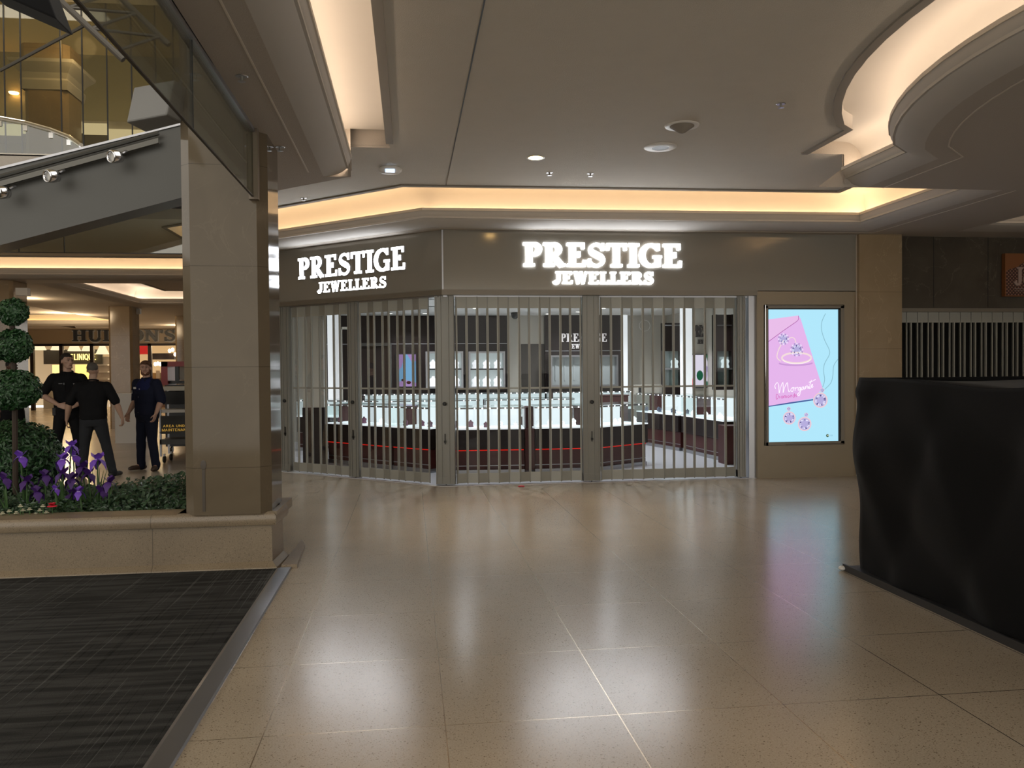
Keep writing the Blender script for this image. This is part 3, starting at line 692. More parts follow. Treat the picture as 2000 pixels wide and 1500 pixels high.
# ================================================================== JEWELLERY STORE INTERIOR
st = MB(); st.prism([(.43, 11.06), (4.8, 11.06), (8.4, 11.12), (8.4, 19.2), (-3.65, 19.2), (-3.65, 14.8), (-2.9, 14.0)], .001, .005)
struct(st.build('floor', M['storefloor']))
sc_ = MB(); flat(sc_, [(.5, 11.1), (6.6, 11.1), (6.6, 19.2), (-3.65, 19.2), (-3.65, 14.8), (-2.9, 14.0)], 2.78)
sc_.add([(-.5, 14.2, 2.775), (5.2, 14.2, 2.775), (5.2, 14.26, 2.775), (-.5, 14.26, 2.775)], [(3, 2, 1, 0)], 1)
sc_.add([(-2.5, 15.6, 2.775), (1.6, 15.9, 2.775), (3.0, 14.8, 2.775), (3.05, 14.86, 2.775), (1.65, 15.98, 2.775), (-2.5, 15.68, 2.775)], [(5, 4, 1, 0), (4, 3, 2, 1)], 1)
struct(sc_.build('ceiling', [M['storeceil'], M['black']]))
YB = 18.5
bw = MB(); bw.box(-3.65, -1.9, YB, YB+.2, 0, 2.78, 1); bw.box(-1.9, 2.2, YB, YB+.2, 0, 2.78, 0); bw.box(2.2, 3.05, YB, YB+.2, 0, 2.78, 1); bw.box(3.05, 4.88, YB-.15, YB+.2, 0, 2.78, 0); bw.box(4.88, 6.0, YB, YB+.2, 0, 2.78, 1)
bw.box(2.52, 3.05, YB-.02, YB, 0, 2.13, 2); 
struct(bw.build('wall_store_back', [M['darkwood'], M['beige'], mat('dark_doorway', (.06, .05, .04), .6)]))
MB().box(-1.9, 2.2, YB-.012, YB, 2.14, 2.155).box(3.05, 4.88, YB-.162, YB-.15, 1.96, 1.975).build('wall_store_back', M['steel'])['kind'] = 'structure'
rw = MB(); rw.box(5.95, 6.15, 11.15, 18.7, 0, 2.78, 1); rw.box(5.80, 5.95, 11.9, 13.6, 0, 2.78, 0)
struct(rw.build('wall_store_right', [M['darkwood'], M['beige']]))
lw = MB(); lw.prism([(-2.9, 14.0), (-3.6, 14.8), (-3.6, 18.7), (-3.72, 18.7), (-3.72, 14.75), (-2.98, 13.92)], 0, 2.78); struct(lw.build('wall_store_left', M['beige']))
# pier inside the left grille, beige above and dark below
pp = at_y(592, 800, 13.9); pq = at_y(633, 800, 13.9)
pr = thing('pier_cabinet', 'beige panelled pier with dark wood base just inside the angled grille', 'pier', (pp.x, 13.9, 0))
wq = pq.x-pp.x; MB().box(0, wq, 0, .35, .95, 2.78).box(wq*.48, wq*.5, -.004, 0, .95, 2.78).build('upper_panel', M['beige'], pr, bevel=.004); MB().box(-.01, wq+.01, -.02, .36, 0, .95).build('base', M['darkwood'], pr)
for i, (x0, x1, Y, label) in enumerate(((640, 664, 17.6, 'white lit wall column behind the left counter'), (1217, 1226, 18.2, 'thin glowing white column at the right end of the dark back wall'), (1333, 1352, 15.8, 'bright white column beside the flower screen'))):
    a, b = at_y(x0, 700, Y), at_y(x1, 700, Y); k = MB().box(0, b.x-a.x, 0, .15, 0, 2.77).box(-.01, b.x-a.x+.01, -.01, .16, 0, .12)
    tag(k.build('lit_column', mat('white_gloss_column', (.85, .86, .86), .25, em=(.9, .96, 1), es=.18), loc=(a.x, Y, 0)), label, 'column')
# grey door frame at the left of back wall
a, b = at_y(664, 700, 17.9), at_y(688, 600, 17.9)
k = MB().box(0, .05, 0, .1, 0, 2.5).box(.3, .34, 0, .1, 0, 2.5).box(0, .34, 0, .1, 2.45, 2.5); tag(k.build('door_frame', M['beige'], loc=(a.x, 17.9, 0)), 'pale narrow door frame at the left of the jewellery shop', 'door frame')
a = at_y(688, 600, 18.45); b = at_y(764, 600, 18.45)
k = MB().box(0, b.x-a.x, 0, .05, 2.10, 2.17).box(b.x-a.x-.06, b.x-a.x, 0, .05, 1.0, 2.1); tag(k.build('wall_frame', M['greym'], loc=(a.x, 18.42, 0)), 'grey metal frame on the dark back wall left of the pink and blue poster', 'frame')
# posters / screens
def poster(name, label, x0, x1, y0, y1, Y, base, blobs):
    a, b = at_y(x0, y1, Y), at_y(x1, y0, Y); t = thing(name, label, 'poster', (a.x, Y, a.z)); w, h = b.x-a.x, b.z-a.z
    MB().box(-.02, w+.02, 0, .04, -.02, h+.02).build('frame', M['black'], t); MB().add([(0, -.003, 0), (w, -.003, 0), (w, -.003, h), (0, -.003, h)], [(0, 1, 2, 3)]).build('picture', base, t)
    for i, (nm, pts, mt) in enumerate(blobs): MB().add([(u*w, -.005-i*.001, v*h) for u, v in pts], [tuple(range(len(pts)))]).build(nm, mt, t)
    return t
def cpl(cx, cy, rx, ry, n=14): return [(cx+rx*math.cos(2*math.pi*i/n), cy+ry*math.sin(2*math.pi*i/n)) for i in range(n)]
pb, pp2 = E_('poster_blue', 120, 175, 215, .8), E_('poster_lilac', 170, 140, 195, .8)
poster('poster', 'small pink and blue lit poster on the dark back wall', 775, 812, 692, 755, 18.44, pb,
       [('lilac_patch', [(0, 1), (0, .45), (.25, .6), (.45, 1)], pp2), ('lilac_patch', [(.55, 1), (.8, .75), (1, .8), (1, 1)], pp2), ('lilac_patch', [(0, 0), (1, 0), (1, .12), (.5, .2), (0, .14)], pp2), ('flower_marks', cpl(.62, .12, .12, .05), M['redwood']), ('flower_marks', cpl(.3, .2, .06, .04), M['redwood'])])
poster('wall_screen', 'lit picture of a pale flower with green leaves on the right of the shop', 1346, 1392, 693, 756, 15.9, E_('flower_bg', 214, 210, 226, .9),
       [('leaf', cpl(.45, .36, .14, .16), E_('leaf_green', 30, 84, 60)), ('leaf', [(.7, 1), (.78, .75), (1, .9), (1, 1)], E_('leaf_green2', 26, 80, 54)), ('leaf', [(.6, .0), (.75, .2), (.82, .0)], E_('leaf_green3', 40, 100, 80)),
        ('red_petals', cpl(.1, .12, .1, .16), E_('petal_red', 222, 60, 80)), ('petal', cpl(.72, .55, .10, .10), E_('petal_lilac', 150, 140, 178)), ('petal', cpl(.68, .38, .08, .13), E_('petal_lilac2', 170, 160, 196)), ('petal', cpl(.85, .45, .08, .12), E_('petal_lilac3', 150, 140, 180))])
# inner signs
i1 = thing('wall_sign', 'small pale letters PRESTIGE JEWELLERS on the dark back wall', 'sign', (3.40, YB-.16, 2.0))
word(i1, 'PRESTIGE', lambda x, y, z: (x, -z, y), 0, 1.08, .17, .36, [mat('pale_sign_letter', (.6, .58, .58), .4, em=(1, .95, .95), es=.1)], 0, .03, b=.22)
word(i1, 'JEWELLERS', lambda x, y, z: (x, -z, y), .2, .9, .02, .12, [mat('pale_sign_letter_small', (.6, .58, .58), .4, em=(1, .95, .95), es=.1)], 0, .03, b=.2)
a, b = at_y(1353, 668, 16.0), at_y(1399, 640, 16.0)
bd = MB().box(a.x-.05, b.x+.2, 16.02, 16.1, 0, 2.75); struct(bd.build('wall_sign_panel', M['beige'])).name = 'wall_beige_panel'
i2 = thing('wall_sign', 'small dark letters PRESTIGE JEWELLERS on a beige panel at the right of the shop', 'sign', (a.x, 16.01, a.z))
word(i2, 'PRESTIGE', lambda x, y, z: (x, -z, y), 0, b.x-a.x+.02, .1, .34, [M['darkwood']], 0, .03, b=.22); word(i2, 'JEWELLERS', lambda x, y, z: (x, -z, y), .1, b.x-a.x-.04, -.04, .05, [M['darkwood']], 0, .03, b=.2)
# wall niches with busts
def bust_mesh(s, mt, name='necklace_bust', label=None, loc=(0, 0, 0), group=None):
    k = MB(); k.lathe([(.001, 0), (.55, 0), (.62, .1), (.5, .55), (.62, .9), (.52, 1.15), (.24, 1.25), (.2, 1.5), (.001, 1.52)], n=12); k.map(lambda v: Vector((v.x*s, v.y*s*.45, v.z*s)))
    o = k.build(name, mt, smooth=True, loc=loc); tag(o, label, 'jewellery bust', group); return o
def niche(x0, x1, y0, y1, Y, label, shelf, lit=True):
    a, b = at_y(x0, y1, Y), at_y(x1, y0, Y); w, h = b.x-a.x, b.z-a.z; t = thing('display_niche', label, 'display niche', (a.x, Y, a.z))
    MB().box(-.04, 0, -.2, .02, -.04, h+.04).box(w, w+.04, -.2, .02, -.04, h+.04).box(0, w, -.2, .02, h, h+.04).box(0, w, -.2, .02, -.04, 0).build('frame', M['steel'], t)
    MB().box(0, w, -.01, .02, 0, h).build('back_panel', mat('niche_lit_back', (.35, .38, .38), .5, em=(.8, .95, .95), es=.10 if lit else .02), t)
    if shelf: MB().box(0, w, -.19, -.01, h*.5, h*.5+.03).build('shelf', M['black'], t)
    else:
        k = MB()
        for i in range(7): k.box(w*(i+.5)/7-.012, w*(i+.5)/7+.012, -.03, -.01, .1, h)
        k.build('glass_strips', M['niche'], t)
    return a, w, h
a1, w1, h1 = niche(835, 900, 690, 755, 18.4, 'lit wall niche with white busts, left of the two', True)
a2, w2, h2 = niche(918, 981, 690, 755, 18.4, 'lit wall niche with white busts, right of the two', True)
niche(1076, 1200, 697, 752, 18.33, 'wide pale wall case under the small inner sign', False, False)
n_ = 0
for (aa, ww, hh, tag_) in ((a1, w1, h1, 'left'), (a2, w2, h2, 'right')):
    for lv, nm in ((0, 'bottom'), (1, 'upper')):
        for k in range(3):
            pos = ('leftmost', 'middle', 'rightmost')[k]
            bust_mesh(.13 if lv else .15, M['bust'], label='white necklace bust, %s on the %s shelf of the %s wall niche' % (pos, nm, tag_), loc=(aa.x+ww*(k+.5)/3, 18.31, aa.z+(hh*.5+.03 if lv else 0)), group='busts in the wall niches')
# cabinets on the right
def cabinet(x0, x1, y0, y1, Y, label):
    a, b = at_y(x0, y1, Y), at_y(x1, y0, Y); w, h = b.x-a.x, b.z-a.z; t = thing('wall_cabinet', label, 'cabinet', (a.x, Y, 0))
    k = MB().box(0, w, 0, .18, a.z-.06 if Y < 15 else 0, a.z).box(0, w, .05, .18, a.z+h*.42, 2.5).box(0, .03, 0, .18, a.z, 2.5).box(w-.03, w, 0, .18, a.z, 2.5); k.build('body', M['darkwood'], t)
    MB().box(.03, w-.03, -.02, .16, a.z+h*.2, a.z+h*.22).build('shelf', M['steel'], t)
    MB().box(.03, w-.03, .02, .022, a.z, a.z+h*.42).build('glass', M['case'], t); MB().box(.03, w-.03, -.01, 0, a.z+h*.72, a.z+h*.73).build('trim_line', M['steel'], t)
    MB().box(.03, w-.03, .15, .17, a.z, a.z+h*.42).build('back', M['niche'], t)
    return t, a, w, h
ta, a, w, h = cabinet(1296, 1331, 590, 755, 16.6, 'dark tall cabinet with one white bust, between beige wall and bright column')
bust_mesh(.14, M['bust'], label='white bust on the shelf of the dark tall cabinet near the bright column', loc=(a.x+w*.65, 16.66, a.z+h*.22))
ta, a, w, h = cabinet(1398, 1432, 590, 755, 14.0, 'dark tall cabinet with a steel shelf at the right edge of the grille')
bust_mesh(.13, M['bust'], label='white bust on the steel shelf in the cabinet at the right edge of the grille', loc=(a.x+w*.6, 14.06, a.z+h*.22))
# round logo on beige wall
k = MB(); k.lathe([(.12, 0), (.135, 0), (.135, .012), (.12, .012), (.12, 0)], (at_y(1259, 636, 18.5).x, 18.5, at_y(1259, 636, 18.5).z), 24, rot=Matrix.Rotation(R(90), 3, 'X'))
tag(k.build('round_emblem', M['white']), 'faint round emblem on the beige wall at the right of the back wall', 'emblem')
# dome camera, downlights
dk = thing('dome_camera', 'dark dome camera on the shop ceiling above the back doorway', 'camera', tuple(at_z(1006, 611, 2.77)))
MB().lathe([(.0, .0), (.09, 0), (.09, -.03), (.085, -.04)], n=16).build('housing', M['black'], dk, True); MB().lathe([(.085, -.04), (.07, -.10), (.03, -.13), (0, -.135)], n=16).build('dome', M['black'], dk, True)
DLP = []
for x, y in ((653, 597), (752, 598), (762, 612), (800, 600), (830, 612), (928, 602), (930, 618), (872, 618), (1070, 613), (1086, 601), (1129, 609), (1178, 602), (1240, 601), (1260, 598), (1300, 601)):
    p = at_z(x, y, 2.78)
    if p.y < 19 and p.y > 11.4: DLP.append(p)
def pos_word(i): return ''
d0 = None
for i, p in enumerate(DLP):
    if d0 is None:
        d0 = thing('store_downlight', '', 'downlight', (p.x, p.y, 2.78), group='downlights in the jewellery shop ceiling'); MB().lathe([(.05, -.004), (.075, -.008), (.08, 0), (.05, 0)], n=16).build('ring', M['white'], d0); MB().lathe([(0, -.003), (.05, -.003)], n=16).build('lens', M['dl'], d0); o = d0
    else: o = copy_tree(d0); o.location = (p.x, p.y, 2.78)
    o['label'] = 'small round white downlight in the ceiling inside the jewellery shop'
# real lamps inside the shop
def area(name, loc, sx, sy, power, col, rot=(0, 0, 0), spread=180):
    l = bpy.data.lights.new(name, 'AREA'); l.shape = 'RECTANGLE'; l.size = sx; l.size_y = sy; l.energy = power; l.color = col; l.spread = R(spread)
    o = bpy.data.objects.new(name, l); COL.objects.link(o); o.location = loc; o.rotation_euler = rot; return o
for x, y in ((.8, 12.6), (3.0, 12.4), (4.9, 13.2), (-1.0, 15.0), (1.5, 15.2), (4.0, 15.6), (0, 17.4), (3.8, 17.3)):
    l = bpy.data.lights.new('shop_lamp', 'SPOT'); l.energy = 75*K_STORE; l.color = (.90, .95, 1); l.spot_size = R(150); l.spot_blend = .6; l.shadow_soft_size = .06
    o = bpy.data.objects.new('shop_lamp', l); COL.objects.link(o); o.location = (x, y, 2.74)

# ---- display counters
def counter(p, q, depth, label, H=1.0, dots=9, busts=0, led=True, group='display counters in the jewellery shop', lit=True, glassz=.68):
    """p,q plan ends of the front face (left to right as seen), depth back from it"""
    p, q = Vector(p), Vector(q); L = (q-p).length; ang = math.atan2((q-p).y, (q-p).x); t = thing('display_counter', label, 'counter', (p.x, p.y, 0.006), ang, group)
    MB().box(0, L, 0, depth, .36, glassz-.02).build('base', M['darkwood'], t, bevel=.005)
    MB().box(.0, L, .05, depth, .06, .345).build('kick_panel', M['redwood'], t); MB().box(.0, L, .042, .05, .115, .125).build('kick_trim', M['steel'], t)
    MB().box(0, L, .02, depth, 0, .06).build('plinth', M['steel'], t)
    if led: MB().box(.01, L-.01, .03, .045, .345, .36).build('red_light_strip', M['redled'], t)
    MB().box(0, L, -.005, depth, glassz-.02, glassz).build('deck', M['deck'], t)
    bk_ = MB().box(.02, L-.02, depth-.03, depth-.02, glassz, H-.04); bk_.build('back_light_panel', M['case_w'] if lit else M['niche_glow'], t)
    g = MB(); g.add([(0, 0, glassz), (L, 0, glassz), (L, 0, H), (0, 0, H), (0, depth, glassz), (L, depth, glassz), (L, depth, H), (0, depth, H)], [(0, 1, 2, 3), (1, 5, 6, 2), (4, 0, 3, 7), (3, 2, 6, 7)]); gl = g.build('glass_case', M['case'], t)
    MB().box(0, L, 0, .03, H-.035, H-.012).build('light_bar', M['steel'], t)
    k = MB()
    for i in range(dots): k.ell((L*(i+.5)/dots, -.002, H-.025), (.010, .006, .010), n=6)
    k.build('led_row', M['dot'], t)
    MB().box(0, .03, depth*.5, depth, glassz, H-.02).build('end_divider', M['redwood'], t)
    return t, ang, L
cs = []
cs.append(counter((-1.42, 14.14), (-.36, 12.98), .55, 'glass display counter behind the angled grille, farthest left one'))
cs.append(counter((-.30, 12.92), (.26, 12.32), .55, 'short glass display counter just left of the corner post', dots=6))
cs.append(counter((.55, 12.10), (1.68, 12.04), .6, 'front glass display counter just right of the corner post', dots=10))
cs.append(counter((1.84, 12.04), (2.76, 12.06), .6, 'front glass display counter at the middle of the shop, left of the middle gate post', dots=9))
cs.append(counter((2.82, 12.07), (3.76, 12.70), .6, 'angled glass display counter at the right end of the front row', dots=8))
md = MB().box(0, .14, .03, .6, .05, .66).box(.02, .12, .1, .6, .66, .98)
tag(md.build('counter_divider', M['redwood'], loc=(1.69, 12.02, .006)), 'dark red divider between the two straight front counters', 'divider')
# things on the decks
gq = random.Random(11)
for ci, (t, ang, L) in enumerate(cs):
    side = ('in the farthest left counter', 'in the short counter left of the corner post', 'in the front counter right of the corner post', 'in the middle front counter', 'in the angled right-end counter')[ci]
    for k in range(5 if ci != 1 else 3):
        s = (k+.5)/5*L if ci != 1 else (k+.5)/3*L; plum = (ci in (2, 0) and k < 3) or ci == 1
        v = Vector((s, .18+.1*(k % 2), 0)); v.rotate(Matrix.Rotation(ang, 3, 'Z')); v += t.location
        o = bust_mesh(.055+gq.random()*.02, M['purple_bust'] if plum else M['bust'], 'jewellery_stand', '%s jewellery stand number row %s' % ('plum' if plum else 'white', side), (v.x, v.y, .688), 'jewellery stands in the front counters')
        o['label'] = 'small %s jewellery stand %s' % ('plum' if plum else 'white', side)
        o['group'] = '%s jewellery stands %s' % ('plum' if plum else 'white', side)
counter((-2.2, 16.4), (-.6, 15.4), .5, 'second-row glass counter at the left, behind the angled front ones', led=False, lit=False)
counter((-.4, 15.3), (1.3, 15.3), .5, 'second-row glass counter behind the counter right of the corner post', led=False, lit=False, dots=14)
counter((1.4, 15.3), (3.1, 15.3), .5, 'second-row glass counter behind the middle front counter', led=False, lit=False, dots=14)
counter((-1.0, 17.6), (.6, 17.6), .45, 'back-row glass counter under the pink and blue poster', led=False, lit=False, dots=18, H=1.06)
counter((.7, 17.6), (3.0, 17.6), .45, 'back-row glass counter under the white wall niches', led=False, lit=False, dots=18, H=1.06)
counter((3.1, 17.6), (4.9, 17.6), .45, 'back-row glass counter under the wide pale wall case', led=False, lit=False, dots=14, H=1.06)
# right side counters run in depth
rs1 = counter((4.62, 16.4), (4.95, 14.75), .6, 'right-hand side counter farther in, with bluish jewellery under glass', led=False, dots=10, H=1.05)
rs2 = counter((4.98, 14.65), (5.1, 12.9), .6, 'right-hand side counter nearer the grille, with greenish lit glass', led=False, dots=10, H=1.05)
for (t, ang, L), wh_, nn in ((rs1, 'farther right-hand side counter', 6), (rs2, 'right-hand side counter nearer the grille', 6)):
    for k in range(nn):
        v = Vector(((k+.5)/nn*L, .16+.12*(k % 2), 0)); v.rotate(Matrix.Rotation(ang, 3, 'Z')); v += t.location
        bust_mesh(.06, M['bluestand'] if t is rs1[0] else M['bust'], 'jewellery_stand', 'small %s jewellery stand in the %s' % ('blue-grey' if t is rs1[0] else 'white', wh_), (v.x, v.y, .688), 'jewellery stands in the '+wh_)
k = MB().box(0, .3, 0, .34, 0, .62); tag(k.build('cabinet_end', M['redwood'], loc=(4.98, 12.5, .006), bevel=.01), 'dark red cabinet end block on the shop floor beside the grille end', 'cabinet')
k = MB().box(0, .75, 0, .5, 0, .98).box(-.02, .77, -.02, .52, .98, 1.0); tag(k.build('desk_cabinet', M['redwood'], loc=(3.75, 16.6, .006), bevel=.01), 'dark red cash desk behind the angled right-end counter', 'desk')
k = MB().box(0, .7, 0, .3, 0, .2); t = tag(k.build('cream_box', M['beige'], loc=(at_y(1240, 780, 16.7).x, 16.7, 1.006)), 'cream box on the dark red cash desk', 'box')
k = MB().box(.08, .14, -.005, .0, .04, .16); k.build('label_plate', M['black'], t)
# ================================================================== MARBLE COLUMN, PLANTER
ZP = .455
def chamfered(x0, x1, y0, y1, c): return [(x0+c, y0), (x1-c, y0), (x1, y0+c), (x1, y1-c), (x1-c, y1), (x0+c, y1), (x0, y1-c), (x0, y0+c)]
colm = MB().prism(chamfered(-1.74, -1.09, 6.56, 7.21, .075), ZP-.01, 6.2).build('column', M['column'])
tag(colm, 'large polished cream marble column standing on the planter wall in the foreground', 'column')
k = MB().box(.0, .022, 0, .002, 0, .35).ell((.011, .0, .36), (.022, .001, .04), n=8)
st_ = k.build('water_stain', mat('damp_marble_stain', (.062, .046, .031), .35), colm, loc=(-1.60, 6.556, .475))
pln = thing('planter', 'low speckled beige stone planter wall with a rounded cap at left', 'planter', (-9, 6.55, 0))
def pl_loc(x, y): return (x+9, y-6.55)
mb = MB(); prof = [(0.02, 0), (.0, .015), (-.035, .06), (-.04, .36)]
path = [(-9, 6.58), (-1.06, 6.58), (-1.03, 7.0), (-1.75, 8.0), (-1.9, 8.9)]
pathl = [pl_loc(*p) for p in path]
sweep(mb, pathl, [(-.02, 0), (-.01, .02), (.03, .06), (.035, .345)]); 
mb.build('wall', M['planter'], pln)
mb = MB(); cap = [(.035, .345), (.005, .35)]+[(.005+.05*(1-math.cos(a))-.035, .35+.105*math.sin(a)) for a in [R(15*i) for i in range(1, 7)]]+[(.30, ZP), (.30, .38)]
cap = [(.03, .345), (.0, .352), (-.012, .38), (-.008, .42), (.012, .448), (.045, ZP), (.26, ZP), (.26, .36)]
sweep(mb, pathl, cap); mb.build('cap', M['planter'], pln, True).modifiers.new('e', 'EDGE_SPLIT')
mb = MB(); mb.prism([pl_loc(-1.80, 6.6), pl_loc(-1.05, 6.6), pl_loc(-1.03, 7.3), pl_loc(-1.80, 7.3)], .38, ZP); mb.build('column_base_slab', M['planter'], pln)
# soil bed
mb = MB().prism([pl_loc(*q) for q in ((-8.95, 6.83), (-1.8, 6.83), (-1.5, 7.3), (-2.05, 8.0), (-2.2, 8.9), (-8.95, 8.9))], .02, .39); mb.build('soil', M['soil'], pln)
sb2 = MB().prism([(-1.02, 6.60), (-.90, 6.60), (-.93, 7.35), (-.985, 7.55)], .0, .03).build('curb_end', M['planter'], None); tag(sb2, 'small worn stone curb at the end of the planter by the metal strip', 'curb')

# ---- leaves
def leaf_cloud(mb, c, r, n, size, rnd, shell=.75, squash=1.):
    c = Vector(c)
    for _ in range(n):
        d = Vector((rnd.gauss(0, 1), rnd.gauss(0, 1), rnd.gauss(0, 1))).normalized(); rr = r*rnd.uniform(shell, 1.03)*(1+.07*noise.noise(d*3+c))
        p = c+Vector((d.x*rr, d.y*rr, d.z*rr*squash)); t = (d.cross(Vector((rnd.uniform(-1, 1), rnd.uniform(-1, 1), rnd.uniform(-1, 1))))).normalized()
        n_ = (d+Vector((rnd.uniform(-.8, .8), rnd.uniform(-.8, .8), rnd.uniform(-.3, .9)))).normalized(); b = t.cross(n_).normalized(); t = n_.cross(b); s = size*rnd.uniform(.7, 1.3)
        mb.add([p-t*s, p+b*s*.5+n_*s*.12, p+t*s, p-b*s*.5+n_*s*.12], [(0, 1, 2), (0, 2, 3)])
rl = random.Random(5)
tx, ty = at_y(26, 760, 7.62).x, 7.62
tz = lambda y: at_y(26, y, 7.62).z-.38
tp = thing('topiary', 'tall three-ball clipped topiary rising from the planter at left', 'plant', (tx, ty, .38))
for z, r, nlf in ((tz(609), .118, 1700), (tz(675), .146, 2300), (tz(761), .215, 3600)):
    dx = .01 if r < .2 else 0
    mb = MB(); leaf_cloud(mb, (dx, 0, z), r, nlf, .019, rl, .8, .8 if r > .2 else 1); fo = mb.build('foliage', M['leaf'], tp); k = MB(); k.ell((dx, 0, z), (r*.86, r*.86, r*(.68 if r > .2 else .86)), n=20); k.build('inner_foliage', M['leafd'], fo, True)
MB().tube([(0, 0, -.02), (.01, 0, 1.0), (.0, 0, 1.72)], .024, 8).build('trunk', M['trunk'], tp)
bb = thing('boxwood_ball', 'large round clipped boxwood ball at the left edge behind the irises', 'plant', (at_y(28, 893, 8.05).x, 8.05, .38))
bz = at_y(28, 900, 8.05).z-.38
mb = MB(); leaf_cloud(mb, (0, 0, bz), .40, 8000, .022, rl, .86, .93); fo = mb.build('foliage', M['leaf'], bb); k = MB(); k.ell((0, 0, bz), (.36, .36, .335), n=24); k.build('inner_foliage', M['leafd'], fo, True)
# ---- irises
def petal(mb, base, dirv, L, W, curl, up, m=0):
    d = Vector(dirv).normalized(); s = d.cross(Vector((0, 0, 1)));  s = s.normalized() if s.length > .01 else Vector((1, 0, 0)); base = Vector(base); vs = []; N = 5
    for i in range(N+1):
        t = i/N; w = W*math.sin(math.pi*min(1, t*.85+.1))*(1+.15*math.sin(t*13)); c = base+d*L*t*(1-.25*t)+Vector((0, 0, up*L*t+curl*L*t*t))
        vs += [c-s*w/2, c+Vector((0, 0, .12*w)), c+s*w/2]
    mb.add(vs, [(i*3+j, i*3+j+1, i*3+j+4, i*3+j+3) for i in range(N) for j in (0, 1)], m)
def iris(x, y, h, s, label, dark=False, rz=0.):
    t = thing('iris', label, 'flower', (x, y, .39), rz, 'irises in the planter'); a = M['irisd'] if dark else M['iris']; b = M['irisd'] if dark else M['irisw']
    lean = rl.uniform(-.04, .04); top = Vector((lean, 0, h))
    MB().tube([(0, 0, -.02), (lean*.4, 0, h*.5), top], .006, 6).build('stem', M['stem'], t)
    mb = MB()
    for k in range(3):
        an = k*2.094+.3; petal(mb, top, (math.cos(an), math.sin(an), 0), s*.8, s*.75, -.15, 1.0, 0)
    mb.build('upright_petals', a, t, True)
    mb = MB()
    for k in range(3):
        an = k*2.094+1.35; petal(mb, top, (math.cos(an), math.sin(an), 0), s*1.05, s*.8, -1.3, .35, 0)
    mb.build('falling_petals', a, t, True)
    mb = MB()
    for k in range(3):
        an = k*2.094+1.35; petal(mb, top+Vector((0, 0, .004)), (math.cos(an), math.sin(an), 0), s*.6, s*.34, -.9, .45, 0)
    mb.build('pale_throat', b, t, True)
    mb = MB()
    for k in range(4):
        an = rl.uniform(0, 6.28); q = Vector((math.cos(an), math.sin(an), 0)); L = h*rl.uniform(.6, .95); sd = Vector((-q.y, q.x, 0)); vs = []
        for i in range(6):
            u = i/5; c = q*(.02+.10*u*u)+Vector((0, 0, L*u-.02)); w = .014*(1-u)+.001; vs += [c-sd*w, c+sd*w]
        mb.add(vs, [(i*2, i*2+1, i*2+3, i*2+2) for i in range(5)])
    mb.build('leaves', M['stem'], t)
IR = [(45, 893, 7.35, .085, 0, 'bright purple iris farthest left, in front of the boxwood ball'), (130, 872, 7.3, .075, 0, 'tallest bright purple iris at the right rim of the boxwood ball'),
      (122, 898, 7.1, .08, 0, 'bright purple iris just below the tallest bloom, lower left of it'), (143, 890, 7.4, .085, 0, 'bright purple iris just right of the tallest bloom'), (189, 898, 7.25, .09, 0, 'bright purple iris with wide pale throat, farthest right of the tall ones'),
      (161, 960, 6.95, .065, 0, 'small purple iris low in the bed with a pale throat'), (111, 955, 6.95, .05, 0, 'smallest low violet iris between the dark blooms')]
for i, (x, y, Y, s, dk, lb) in enumerate(IR):
    p = at_y(x, y, Y); iris(p.x, p.y, p.z-.39, s, lb, False, i*.7)
DK = [(15, 935, 'at the left edge of the bed'), (52, 940, 'below the left bright iris'), (88, 930, 'left of the central dark cluster'), (120, 925, 'under the tallest bright bloom'), (150, 935, 'behind the small low violet iris'), (178, 925, 'directly under the right-hand bright iris'),
      (212, 942, 'farthest right, over the green ground cover'), (195, 960, 'low at the right end of the iris row'), (168, 912, 'between the two tall bright groups'), (72, 962, 'low at the left front of the bed'), (135, 965, 'low just left of the small violet bloom')]
for i, (x, y, lb) in enumerate(DK):
    p = at_y(x, y, 7.1+.1*(i % 3)); iris(p.x, p.y, p.z-.39, .08, 'dark purple iris '+lb, True, i*.9)
# ---- ground cover
gc = MB(); rg2 = random.Random(9)
for _ in range(9500):
    x = rg2.uniform(-4.6, -1.72); y = rg2.uniform(6.86, 7.85); hh = .44+.17*max(0, noise.noise(Vector((x*2.1, y*2.1, 0)))+.35)+.10*min(1, (y-6.84)/.5)
    if x > -1.95: hh = min(hh, .5+.03*rg2.random())
    if x < -2.55: hh -= .05
    p = Vector((x, y, rg2.uniform(.40, hh))); s = rg2.uniform(.014, .03); n_ = Vector((rg2.uniform(-.7, .7), rg2.uniform(-1, .4), rg2.uniform(.3, 1))).normalized(); t = n_.orthogonal().normalized(); t.rotate(Quaternion(n_, rg2.uniform(0, 6.28))); b = n_.cross(t)
    gc.add([p-t*s, p+b*s*.6+n_*s*.2, p+t*s, p-b*s*.6+n_*s*.2], [(0, 1, 2), (0, 2, 3)])
tag(gc.build('ground_cover', M['cover']), 'dense low dark green leafy ground cover filling the planter', 'plant', kind='stuff')
def flower(x, y, Y, s, mt, label, grp, n=9):
    p = at_y(x, y, Y); t = thing('bedding_flower', label, 'flower', (p.x, p.y, .39), 0, grp); mb = MB(); c = Vector((0, 0, p.z-.39))
    for ring, kk in ((0, n), (1, n-3)):
        for k in range(kk):
            an = k*2*math.pi/kk+ring*.4; petal(mb, c+Vector((0, 0, ring*s*.2)), (math.cos(an), math.sin(an)-.35, .1), s*(1-.3*ring), s*.7, -.35, .35+.5*ring)
    mb.build('petals', mt, t, True); MB().tube([(0, 0, -.01), c], .004, 5).build('stem', M['stem'], t)
flower(102, 990, 6.80, .05, M['rflower'], 'single red flower at the planter edge', None, 14)
